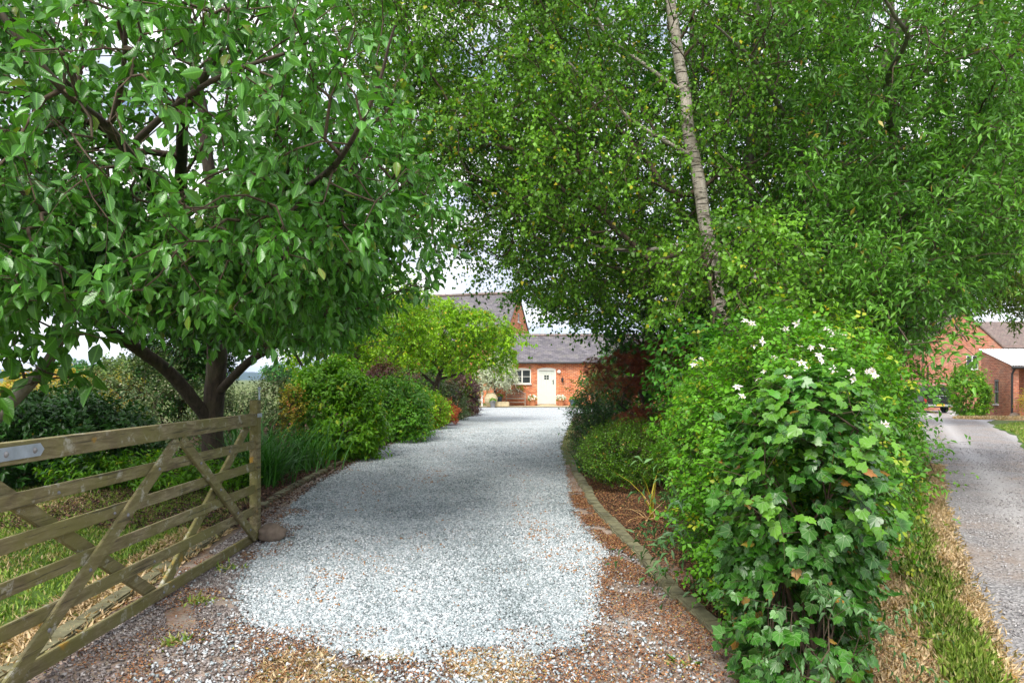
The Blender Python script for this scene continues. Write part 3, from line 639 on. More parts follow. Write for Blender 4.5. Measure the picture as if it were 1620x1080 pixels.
t1 = scat(26000, 3.2, 16, lambda y: trk(y) + .15, lambda y: trk(y) + 2.6, 1.4)
stones('loose_lane_stone', t1[rng.random(len(t1)) < .3 + .35 * (noise3(np.stack([t1[:, 0], t1[:, 1], t1[:, 0] * 0], 1), .9, 8) > 0)], .014, m_bits('lane stone', [(0, (.24, .22, .22)), (.5, (.38, .36, .36)), (1, (.58, .56, .56))], .8), .003)

def flakes(name, xy, size, mat, z=.012, lift=.01):
    n = len(xy); a = rng.random(n) * 6.283; ax = np.stack([np.cos(a), np.sin(a), rng.normal(size=n) * .35], 1)
    nr = np.array([0, 0, 1.]) + rng.normal(size=(n, 3)) * .45
    pos = np.stack([xy[:, 0], xy[:, 1], hgt(xy[:, 0], xy[:, 1]) + z + rng.random(n) * lift], 1); s = size * (.5 + rng.random(n))
    V, Q, T = TPL['tiny']; o = leaf_mesh(name, mat, 'tiny', pos, ax, nr, s, s * .55, rng.random(n)); return tag(o, kind='stuff')
lr = np.concatenate([clump(scat(30000, 3.2, 9, lambda y: gr(y) + .0, lambda y: rgt(y) + .02, 1.0, .04), 3.1, 12, -.25), scat(30000, 3.3, 10, lambda y: rgt(y) + .08, lambda y: rgt(y) + 1.1, 1.1),
                     clump(scat(9000, 3.3, 14, gl, gr, 1.1), 2.3, 5, .35), scat(7000, 8, 20, lambda y: gr(y) + .0, lambda y: rgt(y) + .3, 1, .03), scat(500, 3.6, 12, gl, gr)])
flakes('fallen_litter', lr, .0135, ML_lit, .016)
ll_ = np.concatenate([clump(scat(34000, 3.0, 8.5, lambda y: lft(y) - .25, lambda y: gl(y) + .25, 1), 2.9, 2, .12), clump(scat(20000, 3.0, 4.1, lambda y: y * 0 - 2.0, lambda y: y * 0 + 1.3), 3, 4, .0)])
flakes('brown_litter', ll_, .013, ML_lit, .012)
lb = scat(30000, 6.8, 22, lambda y: lft(y) - 2.5, lambda y: lft(y) + .25, 1.2)
flakes('bark_mulch', lb, .035, m_bits('bark chips', [(0, (.03, .018, .012)), (.5, (.11, .055, .035)), (1, (.26, .14, .08))]), .014, .03)

def blades(name, xy, ln, wd, mat, spread=.6, z=.0):
    n = len(xy); pos = np.stack([xy[:, 0], xy[:, 1], hgt(xy[:, 0], xy[:, 1]) + z], 1)
    ax = unit(np.stack([rng.normal(size=n) * spread, rng.normal(size=n) * spread, np.ones(n)], 1)); nr = rng.normal(size=(n, 3))
    o = leaf_mesh(name, mat, 'tiny', pos, ax, nr, ln * (.5 + rng.random(n)), wd, rng.random(n)); return tag(o, kind='stuff')
MGr = m_leaf('grass blade', (.09, .2, .02), (.28, .4, .06), (.5, .4, .2), .25, .3, .5)
MGd = m_leaf('dry grass blade', (.4, .27, .13), (.7, .54, .34), (.2, .24, .05), .1, .3, .6)
lw_ = scat(70000, 2.6, 10.2, lambda y: y * 0 - 8.5, lambda y: np.interp(y, [2.6, 5, 7, 8.3, 9.5, 10.3], [-2.9, -2.95, -3.08, -3.15, -3.7, -6]), .85)
gm = noise3(np.stack([lw_[:, 0], lw_[:, 1], lw_[:, 0] * 0], 1), 1.3, 3) + .35 * rng.normal(size=len(lw_))
blades('lawn_grass', lw_[gm < .75], .045, .006, MGr, .6); blades('lawn_dry_grass', lw_[gm >= .75], .045, .006, MGd, .9)
vg = scat(140000, 2.9, 12, lambda y: np.interp(y, [2.5, 4, 6, 8.5, 12], [1.2, 1.65, 2.75, 4.2, 6.6]), lambda y: np.interp(y, [2.5, 4, 6, 8.5, 12], [2.0, 2.8, 3.9, 5.35, 7.5]), 1.3, .05)
cen = np.interp(vg[:, 1], [2.5, 4, 6, 8.5, 12], [1.9, 2.56, 3.56, 4.95, 7.15]); gmv = np.abs(vg[:, 0] - cen) / .11 + .4 * rng.normal(size=len(vg)) + .5 * noise3(np.stack([vg[:, 0], vg[:, 1], vg[:, 0] * 0], 1), 2.3, 7)
blades('verge_grass', vg[gmv < .9], .07, .003, MGr, .7); blades('verge_dry_grass', vg[gmv >= .9], .05, .003, MGd, 2.0)
sg = scat(30000, 12, 23, lambda y: np.interp(y, [12, 14.7, 18, 21.6, 23.5], [9.5, 11.1, 13.4, 15.3, 17.6]), lambda y: y * 0 + 19, 1)
blades('side_grass', sg, .09, .012, MGr, .7)
dg = scat(12000, 27, 33, lambda y: np.interp(y, [27, 29, 31, 33], [19.4, 19, 20, 21.6]), lambda y: y * 0 + 25.5, 1)
blades('wall_foot_grass', clump(dg, .9, 3, -.35), .13, .014, MGd, .9)
st = clump(scat(8000, 3.05, 3.75, lambda y: y * 0 - 1.3, lambda y: y * 0 + .1), 3, 9, -.1)
blades('forecourt_straw', st, .035, .003, MGd, 3.0, .008)
sl = clump(scat(9000, 2.9, 6.8, lambda y: lft(y) - .45, lambda y: lft(y) + .02), 2.4, 9, -.3)
blades('straw_by_edging', sl, .06, .005, MGd, 2.5, .01)
wd_ = np.concatenate([np.array([-2.1, 4.6]) + rng.normal(size=(60, 2)) * .05, np.array([-1.9, 3.9]) + rng.normal(size=(50, 2)) * .05, np.array([-2.25, 5.4]) + rng.normal(size=(50, 2)) * .06, np.array([.9, 3.6]) + rng.normal(size=(20, 2)) * .03])
blades('small_weeds', wd_, .05, .014, MGr, 1.2, .0)

# distant hills
def hills():
    V = []; Fq = []; n = 160
    for i in range(n):
        x = -1500 + 2000 * i / (n - 1); z = 24 + 7 * math.sin(i * .09) + 4 * math.sin(i * .23 + 1) + rng.random() * 1.2
        z *= 1.0
        V += [(x, 1700, -5), (x, 1700 + 60, z * .75), (x, 1700 + 170, z), (x, 1700 + 400, -5)]
    for i in range(n - 1):
        for k_ in range(3): a = i * 4 + k_; Fq.append((a, a + 4, a + 5, a + 1))
    tag(np_mesh('hills', V, [np.array(Fq)], M['hill'], smooth=True), kind='structure')
hills()

# ================================================================== FIELD GATE
GX = -2.37
ge = empty('field_gate', (GX, 4.5, 0), 'long weathered wooden field gate with six mossy bars standing open beside the drive', 'gate')
def loc(p): return (p[0] - GX, p[1] - 4.5, p[2])
for zc, hh, tt in ((1.135, .105, .07), (.905, .075, .024), (.705, .075, .024), (.5, .075, .024), (.3, .072, .024), (.055, .08, .026)):
    mb = MB(); mb.bar(loc((GX, 2.72, zc + .02)), loc((GX, 6.26, zc - .002)), hh, tt)
    o = mb.build('rail', M['gate'], ge, bevel=.004)
    if hh > .1: tag(o, 'thick lichen covered top rail')
mb = MB(); mb.bar(loc((GX, 6.3, .03)), loc((GX, 6.3, 1.31)), .09, .075, up=(0, 1, 0)); mb.build('closing_stile', M['gate'], ge, bevel=.005)
mb = MB(); mb.bar(loc((GX, 2.7, .02)), loc((GX, 2.7, 1.25)), .09, .075, up=(0, 1, 0)); mb.build('hanging_stile', M['gate'], ge, bevel=.005)
def brace(y0, z0, y1, z1, sx, nm='brace'):
    mb = MB(); x = GX + sx * (.04 if max(z0, z1) > 1.1 else .027)
    mb.bar(loc((x, y0, z0)), loc((x, y1, z1)), .085, .026, up=(1, 0, 0) if False else (0, 0, 1)); o = mb.build(nm, M['gate'], ge, bevel=.004); return o
brace(4.78, 1.075, 3.1, .03, 1.02); brace(4.84, 1.075, 6.22, .06, 1.02)
brace(3.0, 1.11, 4.6, .05, -1.02); brace(4.66, .05, 6.18, 1.07, -1.02)
mb = MB()
def arrow(mb, x, y0, y1, z, h):   # strap with a pointed end
    y2 = y1 + h * .45
    for s, xx in ((1, x), (-1, x - .006)):
        pts = [(xx, y0, z - h / 2), (xx, y1, z - h / 2), (xx, y2, z), (xx, y1, z + h / 2), (xx, y0, z + h / 2)]; pts = [loc(p) for p in pts]
        mb.face(pts if s > 0 else pts[::-1])
    ring = [(y0, z - h / 2), (y1, z - h / 2), (y2, z), (y1, z + h / 2), (y0, z + h / 2)]
    for (a, b), (c, d) in zip(ring, ring[1:] + ring[:1]): mb.face([loc((x, a, b)), loc((x - .006, a, b)), loc((x - .006, c, d)), loc((x, c, d))])
arrow(mb, GX + .043, 2.7, 3.37, 1.155, .062); hs = mb.build('hinge_strap', M['galv'], ge)
def bolt(y, z, x, r=.011, par=ge):
    mb = MB(); mb.lathe((0, 0, 0), [(0, .009), (r * .6, .008), (r, .003), (r * 1.15, 0)], 10, Matrix.Translation(loc((x, y, z))) @ Matrix.Rotation(R(90), 4, 'Y')); return mb.build('bolt', M['lead'], par, smooth=True)
for y in (2.95, 3.14, 3.33): bolt(y, 1.155, GX + .0435, .014)
for t in (.16, .38, .6, .8):
    y = 4.78 + (3.1 - 4.78) * t; z = 1.075 - 1.045 * t; bolt(y, z, GX + .0405)
for t in (.2, .45, .7, .9):
    y = 4.84 + (6.22 - 4.84) * t; z = 1.075 - 1.015 * t; bolt(y, z, GX + .0405)
for y, z in ((3.55, .912), (4.05, .707), (4.5, .3), (4.62, .06), (4.75, .06), (5.35, .705), (5.7, .9)): bolt(y, z, GX + .0125 if z > .1 else GX + .0135, .009)
mb = MB(); mb.box(loc((GX + .0415, 6.3, 1.17)), (.005, .1, .035)); mb.box(loc((GX, 6.349, 1.17)), (.09, .005, .035)); mb.build('latch_band', M['galv'], ge)
mb = MB(); mb.tube([loc((GX + .01, 6.375, .1)), loc((GX + .01, 6.375, .6)), loc((GX + .01, 6.375, 1.4))], .009, 8); mb.lathe(loc((GX + .01, 6.375, 1.4)), [(.009, 0), (.016, .01), (.016, .025), (0, .034)], 8); mb.build('drop_bolt', M['galv'], ge)

def rock(name, c, r, label, cat='stone', mat='stone', seed=0, sc=(1, .85, .65)):
    bm = bmesh.new(); bmesh.ops.create_icosphere(bm, subdivisions=4, radius=1)
    for v in bm.verts:
        p = np.array(v.co); k = 1 + .2 * noise3(p * 1.4, 1.3, seed) + .07 * noise3(p, 4, seed) + .03 * noise3(p, 13, seed)
        v.co = Vector(p * k * r * np.array(sc)); v.co.z = max(v.co.z, -r * sc[2] * .75)
    me = bpy.data.meshes.new(name); bm.to_mesh(me); bm.free(); me.polygons.foreach_set('use_smooth', [True] * len(me.polygons)); me.materials.append(M[mat])
    o = bpy.data.objects.new(name, me); COL.objects.link(o); o.location = c; return tag(o, label, cat)
rock('boulder', (-2.23, 6.33, .07), .115, 'rounded brown boulder propped against the foot of the gate post', seed=2, sc=(1.1, .9, .78))
rock('boulder', (1.98, 5.3, .05), .1, 'small brown stone half hidden under the flowering climber', seed=5)
rock('boulder', (22.6, 33.0 - 2.3, float(hgt(22.6, 30.7)) + .1), .24, 'grey rock lying in dry grass at the outbuilding foot', seed=7)

# ================================================================== BUILDINGS
def frame_mat(o, d):   # local frame: x along wall, y outward-back, z up
    d = Vector((d[0], d[1], 0)).normalized(); n = Vector((-d.y, d.x, 0)); m = Matrix((d, n, Vector((0, 0, 1)))).transposed().to_4x4(); m.translation = Vector(o); return m
def wall_grid(mb, T, x0, x1, z0, z1, holes, depth=.12):
    xs = sorted({x0, x1, *[h[0] for h in holes], *[h[1] for h in holes]}); zs = sorted({z0, z1, *[h[2] for h in holes], *[h[3] for h in holes]})
    q = lambda x, y, z: T @ Vector((x, y, z))
    for a, b in zip(xs[:-1], xs[1:]):
        for c, d in zip(zs[:-1], zs[1:]):
            if any(h[0] <= a and b <= h[1] and h[2] <= c and d <= h[3] for h in holes): continue
            mb.face([q(a, 0, c), q(b, 0, c), q(b, 0, d), q(a, 0, d)], [(a, c), (b, c), (b, d), (a, d)])
    for a, b, c, d in holes:
        for p0, p1 in (((a, c), (a, d)), ((a, d), (b, d)), ((b, d), (b, c)), ((b, c), (a, c))):
            mb.face([q(p0[0], 0, p0[1]), q(p1[0], 0, p1[1]), q(p1[0], depth, p1[1]), q(p0[0], depth, p0[1])], [(p0[0], p0[1]), (p1[0], p1[1]), (p1[0] + .1, p1[1]), (p0[0] + .1, p0[1])])
def slab(mb, pts, th, uvf=None):
    """roof slab from 4 corners (eave a, eave b, ridge b, ridge a)"""
    p = [Vector(q) for q in pts]; n = (p[1] - p[0]).cross(p[3] - p[0]).normalized(); w_ = (p[1] - p[0]).length; h_ = (p[3] - p[0]).length
    mb.face(p, [(0, 0), (w_, 0), (w_, h_), (0, h_)]); lo = [q - n * th for q in p]; mb.face(lo[::-1])
    for i in range(4): mb.face([p[i], lo[i], lo[(i + 1) % 4], p[(i + 1) % 4]])
def arch_head(mb, T, x0, x1, z, rise, y0, y1, n=8):
    """segment filling the shallow arch above a rectangular opening"""
    q = lambda x, y, z_: T @ Vector((x, y, z_)); top = []
    for i in range(n + 1):
        u = i / n; top.append((x0 + (x1 - x0) * u, z + rise * (1 - (2 * u - 1) ** 2)))
    for (a, b), (c, d) in zip(top[:-1], top[1:]):
        mb.face([q(a, y0, z - .001), q(c, y0, z - .001), q(c, y0, d), q(a, y0, b)]); mb.face([q(a, y0, b), q(c, y0, d), q(c, y1, d), q(a, y1, b)])

ct = empty('cottage', (0, 38.5, 0), 'low orange brick cottage with grey slate roof at the far end of the drive', 'cottage')
T0 = Matrix.Translation((0, 0, 0)); cw = [(.07, 1.07, 1.25, 2.06), (1.43, 2.47, .1, 2.08)]
mb = MB(); wall_grid(mb, T0, -.9, 9, -.1, 2.55, cw)
mb.face([(-.9, 0, -.1), (-.9, 0, 2.55), (-.9, 5, 2.55), (-.9, 5, -.1)], [(0, 0), (0, 2.6), (5, 2.6), (5, 0)]); mb.face([(-.9, 0, 2.55), (-.9, 2.5, 4.1), (-.9, 5, 2.55)], [(0, 2.5), (2.5, 4.1), (5, 2.5)])
mb.face([(9, 0, -.1), (9, 5, -.1), (9, 5, 2.55), (9, 0, 2.55)]); mb.face([(9, 0, 2.55), (9, 5, 2.55), (9, 2.5, 4.1)]); mb.face([(-.9, 5, -.1), (-.9, 5, 2.55), (9, 5, 2.55), (9, 5, -.1)])
mb.build('wall', M['brick'], ct)
mb = MB(); slab(mb, [(-1.05, -.22, 2.47), (9.1, -.22, 2.47), (9.1, 2.5, 4.15), (-1.05, 2.5, 4.15)], .07); slab(mb, [(9.1, 5.2, 2.47), (-1.05, 5.2, 2.47), (-1.05, 2.5, 4.15), (9.1, 2.5, 4.15)], .07); rf = mb.build('roof', M['slate'], ct)
mb = MB(); x = -1.05
while x < 9: mb.lathe((0, 0, 0), [(.11, 0), (.11, .42)], 8, Matrix.Translation((x, 2.5, 4.13)) @ Matrix.Rotation(R(90), 4, 'Y')); x += .45
mb.build('ridge_tiles', M['tile'], rf)
mb = MB(); mb.tube([(-1.05, -.29, 2.43), (9.1, -.29, 2.43)], .055, 8); mb.build('gutter', M['black'], ct)
def window_unit(T, x0, x1, z0, z1, par, fm='cream', cols=2, rows=2, arch=.07, dep=.05, bar=.022, fr=.055):
    q = lambda c, d: (T @ Vector(c), d)
    mb = MB()
    def bx(a, b, c, d, y, t): mb.box(((a + b) / 2, y, (c + d) / 2), (b - a, t, d - c), T)
    bx(x0 + .002, x0 + fr, z0 + .002, z1 - .002, dep, .06); bx(x1 - fr, x1 - .002, z0 + .002, z1 - .002, dep, .06); bx(x0 + fr, x1 - fr, z0 + .002, z0 + fr, dep, .06); bx(x0 + fr, x1 - fr, z1 - fr, z1 - .002, dep, .06)
    if cols == 2: bx((x0 + x1) / 2 - fr * .6, (x0 + x1) / 2 + fr * .6, z0 + fr, z1 - fr, dep, .05)
    for r_ in range(1, rows): zz = z0 + (z1 - z0) * r_ / rows; bx(x0 + fr, x1 - fr, zz - bar / 2, zz + bar / 2, dep + .004, .03)
    if arch: arch_head(mb, T, x0, x1, z1, arch, -.006, .02)
    o = mb.build('window', M[fm], par)
    mb = MB(); p = [T @ Vector(v) for v in ((x0 + .01, dep + .012, z0 + .01), (x1 - .01, dep + .012, z0 + .01), (x1 - .01, dep + .012, z1 - .01), (x0 + .01, dep + .012, z1 - .01))]; mb.face(p); mb.build('pane', M['glass'], o)
    mb = MB(); mb.box(((x0 + x1) / 2, -.03, z0 - .025), (x1 - x0 + .08, .12, .045), T); mb.build('sill', M[fm], o)
    return o
window_unit(T0, *cw[0], ct, arch=.08)
mb = MB(); a, b, c, d = cw[1]
mb.box((a + .04, .04, (c + d) / 2), (.078, .08, d - c - .004)); mb.box((b - .04, .04, (c + d) / 2), (.078, .08, d - c - .004)); mb.box(((a + b) / 2, .04, d - .04), (b - a - .16, .08, .078)); arch_head(mb, T0, a, b, d, .08, -.006, .02); dr = mb.build('door', M['cream'], ct)
mb = MB(); n = 6; w0 = (b - a - .17) / n
for i in range(n):
    x = a + .085 + w0 * (i + .5)
    if i in (2, 3): mb.box((x, .06, c + .7), (w0 - .012, .03, 1.38)); mb.box((x, .06, 1.86), (w0 - .012, .03, .26))
    else: mb.box((x, .06, (c + d - .08) / 2), (w0 - .012, .03, d - c - .1))
mb.box(((a + b) / 2, .073, (c + d) / 2 - .04), (b - a - .17, .01, d - c - .1)); mb.build('door_leaf', M['sage'], dr)
mb = MB(); mb.box((1.95, .055, 1.61), (.25, .012, .24)); mb.build('pane', M['glass'], dr)
mb = MB(); mb.box((1.95, .046, 1.61), (.02, .012, .24)); mb.box((1.95, .0455, 1.61), (.25, .012, .02)); mb.build('glazing_bars', M['sage'], dr)
mb = MB(); mb.box((b - .14, .035, 1.35), (.035, .02, .26)); mb.tube([(b - .14, .03, 1.42), (b - .14, -.03, 1.42), (b - .22, -.03, 1.4)], .012, 6); mb.build('handle', M['black'], dr)
mb = MB(); mb.box(((a + b) / 2, -.16, .045), (1.1, .3, .1)); tag(mb.build('doorstep', M['sand'], ct, bevel=.01), 'pale stone doorstep')
mb = MB(); mb.lathe((0, 0, 0), [(.02, -.02), (.09, 0), (.11, .05), (.08, .11), (0, .13)], 12, Matrix.Translation((2.65, -.0, 1.93)) @ Matrix.Rotation(R(90), 4, 'X')); tag(mb.build('wall_light', M['white'], None, smooth=True), 'round white bulkhead light on the brick right of the cottage door', 'wall light').location = (0, 38.5, 0)
mb = MB(); mb.tube([(2.83, -.02, 1.68), (2.83, -.1, 1.7), (2.83, -.14, 1.62)], .012, 6); mb.lathe((2.83, -.14, 1.33), [(0, 0), (.05, .02), (.07, .16), (.09, .2), (.02, .28), (0, .3)], 8); o = tag(mb.build('wall_bell', M['black'], None), 'small black iron bell hanging on the brick beside the cottage door', 'bell'); o.location = (0, 38.5, 0)

sheet('paving', M['sand'], [36.6, 38.49], [-3.2, -3.2], [6.5, 6.5], .03, 20, .2)
def pot(name, c, r, h, mat, label, cat, flower=None, fr=.25, group=None, prof=None):
    e = empty(name, c, label, cat, group)
    mb = MB(); pr = prof or [(0, 0), (r * .68, 0), (r * .95, h * .82), (r * 1.06, h * .82), (r * 1.06, h), (r * .9, h), (r * .85, h * .9), (0, h * .88)]
    mb.lathe((0, 0, 0), pr, 18); mb.build('pot', M[mat], e, smooth=False)
    if flower:
        p = np.array(c) + np.array([0, 0, h]) + unit(rng.normal(size=(160, 3))) * np.array([fr, fr, fr * .75]) * (.6 + .4 * rng.random((160, 1))); p = p[p[:, 2] > c[2] + h * .8]
        leaf_mesh('leaves', ML['mid'], 'simple', p, p - np.array(c) - [0, 0, h], rng.normal(size=p.shape), .07, .05, rng.random(len(p)), e)
        if flower != 'none':
            p = np.array(c) + np.array([0, 0, h + .04]) + unit(rng.normal(size=(110, 3))) * np.array([fr, fr, fr * .8]) * 1.08; p = p[p[:, 2] > c[2] + h]
            leaf_mesh('flowers', ML[flower], 'round', p, rng.normal(size=p.shape), p - np.array(c) - [0, 0, h], .09, .09, rng.random(len(p)), e)
    return e
ML['wflower'] = m_leaf('white bloom', (.7, .7, .62), (.85, .85, .8), None, 0, .3, .6)
ML['wflower'].name = 'white bloom'
pot('flower_pot', (1.14, 38.0, .04), .21, .36, 'terra', 'terracotta pot of white flowers between the bench and the cottage door', 'flower pot', 'wflower')
pot('flower_pot', (2.72, 38.0, .04), .21, .36, 'terra', 'terracotta pot of white flowers right of the cottage door', 'flower pot', 'wflower')
pot('urn', (-1.13, 36.9, .04), .34, .72, 'sand', 'big round buff earthenware jar in front of the silver pear tree', 'jar', prof=[(0, 0), (.2, 0), (.34, .25), (.36, .45), (.27, .64), (.2, .68), (.23, .74), (.16, .74), (.15, .66), (0, .6)])
pot('planter', (-1.02, 36.3, .0), .16, .36, 'lead', 'grey cylindrical planter in front of the buff earthenware jar', 'planter', 'none', .16)
pot('planter', (-1.85, 36.2, .0), .17, .32, 'black', 'black pot of small plants at the drive end near the white post', 'planter', 'wflower', .18)
pot('planter', (-.72, 37.9, .04), .18, .5, 'blueg', 'dark blue glazed pot between the jar and the bench', 'planter', 'none', .2)
pot('planter', (3.35, 37.6, .04), .2, .35, 'blueg', 'dark blue grey bowl beside the right hand terracotta pot', 'planter', 'none', .2)
mb = MB(); mb.box((0, 0, .45), (.08, .08, .9)); mb.box((0, 0, .93), (.11, .11, .04)); o = tag(mb.build('garden_post', M['white'], bevel=.006), 'slim white painted post at the far left end of the drive', 'post'); o.location = (-1.62, 36.9, .04)
mb = MB(); mb.box((0, 0, .13), (.8, .3, .26)); o = tag(mb.build('trough', M['sand'], bevel=.02), 'low pale stone trough beside the buff earthenware jar', 'trough'); o.location = (-.55, 37.0, .03)
hb = empty('wall_basket', (.42, 38.42, .9), 'small planted basket hanging on the brick under the cottage window', 'basket')
mb = MB(); mb.lathe((0, 0, 0), [(0, -.12), (.12, -.1), (.2, 0), (.18, 0), (0, -.02)], 12); mb.build('basket', M['teak'], hb)
p = np.array([.42, 38.38, .98]) + rng.normal(size=(150, 3)) * [.13, .06, .08]; leaf_mesh('leaves', ML['mid'], 'simple', p, rng.normal(size=p.shape) - [0, 0, .5], rng.normal(size=p.shape), .08, .05, rng.random(150), hb)
p = np.array([.42, 38.36, .95]) + rng.normal(size=(30, 3)) * [.07, .03, .03]; leaf_mesh('flowers', ML['flame'], 'round', p, rng.normal(size=p.shape), rng.normal(size=p.shape), .1, .1, rng.random(30), hb)

bn = empty('garden_bench', (.2, 37.95, .04), 'weathered wooden garden bench with arched back under the cottage window', 'bench')
W_ = 1.05
mb = MB()
for i in range(5): mb.box((0, -.2 + .09 * i, .43), (W_ - .1, .07, .022))
mb.build('seat', M['teak'], bn)
mb = MB(); pts = [(-W_ / 2 + .05 + (W_ - .1) * t, .24, .68 + .22 * math.sin(math.pi * t)) for t in np.linspace(0, 1, 13)]
mb.tube(pts, .028, 6); mb.bar((-W_ / 2 + .04, .22, .52), (W_ / 2 - .04, .22, .52), .04, .03)
for t in np.linspace(.08, .92, 11): x = -W_ / 2 + .05 + (W_ - .1) * t; mb.bar((x, .225, .52), (x, .238, .68 + .22 * math.sin(math.pi * t)), .02, .02, up=(0, 1, 0))
mb.build('backrest', M['teak'], bn)
for sx in (-1, 1):
    mb = MB(); mb.bar((sx * W_ / 2, -.24, 0), (sx * W_ / 2, -.24, .62), .05, .05, up=(0, 1, 0)); mb.build('leg', M['teak'], bn)
    mb = MB(); mb.bar((sx * W_ / 2, .24, 0), (sx * W_ / 2, .25, .72), .05, .05, up=(0, 1, 0)); mb.build('leg', M['teak'], bn)
    mb = MB(); mb.bar((sx * W_ / 2, -.28, .64), (sx * W_ / 2, .22, .66), .03, .055); mb.build('armrest', M['teak'], bn)
mb = MB(); mb.bar((-W_ / 2, -.24, .2), (W_ / 2, -.24, .2), .05, .025); mb.bar((-W_ / 2, -.24, .4), (W_ / 2, -.24, .4), .05, .025); mb.build('stretcher', M['teak'], bn)

# ---- the tall barn behind the cottage
bb = empty('barn', (-.47, 43.1, 0), 'tall brick barn with slate roof and gable rising behind the cottage', 'barn')
Tg = frame_mat((0, 0, 0), (.3, .954)); Wg = 6.05; Zr, Ze = 7.25, 4.2; Lr = 12
mb = MB(); wall_grid(mb, Tg, 0, Wg, 0, Ze, []); q = lambda x, y, z: Tg @ Vector((x, y, z))
h = (2.85, 3.25, 5.35, 5.95)
mb.face([q(0, 0, Ze), q(Wg, 0, Ze), q(Wg * .5 + .5 * (Wg) * (1 - (5.35 - Ze) / (Zr - Ze)), 0, 5.35), q(Wg * .5 - .5 * Wg * (1 - (5.35 - Ze) / (Zr - Ze)), 0, 5.35)], [(0, Ze), (Wg, Ze), (Wg - 1.15, 5.35), (1.15, 5.35)])
k2 = lambda z: .5 * Wg * (1 - (z - Ze) / (Zr - Ze))
for z0, z1, segs in ((5.35, 5.95, ((-1, 2.85), (3.25, 1))), (5.95, Zr, ((-1, 1),))):
    for s0, s1 in segs:
        a0, a1 = (Wg / 2 - k2(z0), Wg / 2 - k2(z1)) if s0 == -1 else (s0, s0); b0, b1 = (Wg / 2 + k2(z0), Wg / 2 + k2(z1)) if s1 == 1 else (s1, s1)
        pp = [(a0, z0), (b0, z0), (b1, z1), (a1, z1)]; mb.face([q(x, 0, z) for x, z in pp], pp)
mb.face([q(0, 0, 0), q(0, 0, Ze), q(0, Lr, Ze), q(0, Lr, 0)], [(0, 0), (0, Ze), (Lr, Ze), (Lr, 0)]); mb.face([q(Wg, 0, 0), q(Wg, Lr, 0), q(Wg, Lr, Ze), q(Wg, 0, Ze)])
mb.build('wall', M['brick'], bb)  # brighter cottage brick: sunlight missing on this gable is put into the wall colour
mb = MB(); slab(mb, [q(-.25, Lr, Ze - .22), q(-.25, -.06, Ze - .22), q(Wg / 2, -.06, Zr + .05), q(Wg / 2, Lr, Zr + .05)], .09); slab(mb, [q(Wg + .25, -.06, Ze - .22), q(Wg + .25, Lr, Ze - .22), q(Wg / 2, Lr, Zr + .05), q(Wg / 2, -.06, Zr + .05)], .09); rf = mb.build('roof', M['slate'], bb)
mb = MB(); mb.tube([q(Wg / 2, -.1, Zr + .07), q(Wg / 2, Lr, Zr + .07)], .12, 8); mb.build('ridge_tiles', M['tile'], rf)
window_unit(Tg, *h, bb, fm='white', cols=1, rows=2, arch=0)

# ---- right-hand barn with its gable towards the lane
b2 = empty('barn', (28.7, 48, -.66), 'large pinkish brick barn with pointed gable behind the parked pickup', 'barn')
q = lambda x, y, z: Vector((x, y, z)); Wg, Zr, Ze = 5.85, 7.0, 4.45; zz = .0
hb2 = (3.25, 4.1, 2.85, 3.85)
mb = MB(); wall_grid(mb, Matrix(), 0, Wg, -.2, Ze, [hb2]); mb.face([q(0, 0, Ze), q(Wg, 0, Ze), q(Wg / 2, 0, Zr)], [(0, Ze), (Wg, Ze), (Wg / 2, Zr)])
mb.face([q(0, 0, -.2), q(0, 0, Ze), q(0, 9, Ze), q(0, 9, -.2)], [(0, 0), (0, Ze), (9, Ze), (9, 0)]); mb.face([q(Wg, 0, -.2), q(Wg, 9, -.2), q(Wg, 9, Ze), q(Wg, 0, Ze)]); mb.build('wall', M['brick2'], b2)
mb = MB(); slab(mb, [q(-.2, 9, Ze - .18), q(-.2, -.08, Ze - .18), q(Wg / 2, -.08, Zr + .06), q(Wg / 2, 9, Zr + .06)], .09); slab(mb, [q(Wg + .2, -.08, Ze - .18), q(Wg + .2, 9, Ze - .18), q(Wg / 2, 9, Zr + .06), q(Wg / 2, -.08, Zr + .06)], .09); mb.build('roof', M['tile'], b2)
window_unit(Matrix(), *hb2, b2, fm='white', cols=2, rows=1, arch=0)
mb = MB(); mb.tube([q(.5, -.08, .2), q(.5, -.08, 3.15)], .05, 8); mb.build('downpipe', M['black'], b2)
mb = MB(); mb.box((0, .02, .05), (.06, .04, .3)); mb.tube([(0, 0, .15), (0, -.15, .2), (0, -.2, .12)], .015, 6); mb.lathe((0, -.2, -.2), [(.03, 0), (.1, .02), (.12, .25), (.02, .34), (0, .36)], 6); o = tag(mb.build('wall_lantern', M['black']), 'black lantern fixed to the brick barn gable above the pickup', 'lantern'); o.location = (29.7, 47.95, .75)
b3 = empty('farmhouse', (38.5, 54, -.66), 'brick building with brown tiled roof behind the outbuilding at the right edge', 'house')
mb = MB(); Lx = 16; wall_grid(mb, Matrix(), 0, Lx, -.2, 4.8, [(3, 4, 2.6, 3.8), (7, 8, 2.6, 3.8)]); mb.face([q(0, 0, -.2), q(0, 0, 4.8), q(0, 8, 4.8), q(0, 8, -.2)], [(0, 0), (0, 5), (8, 5), (8, 0)]); mb.face([q(0, 0, 4.8), q(0, 4, 7.0), q(0, 8, 4.8)], [(0, 4.8), (4, 7), (8, 4.8)]); mb.build('wall', M['brick2'], b3)
mb = MB(); slab(mb, [q(-.2, -.25, 4.65), q(Lx, -.25, 4.65), q(Lx, 4, 7.06), q(-.2, 4, 7.06)], .09); slab(mb, [q(Lx, 8.2, 4.65), q(-.2, 8.2, 4.65), q(-.2, 4, 7.06), q(Lx, 4, 7.06)], .09); mb.build('roof', M['tile'], b3)
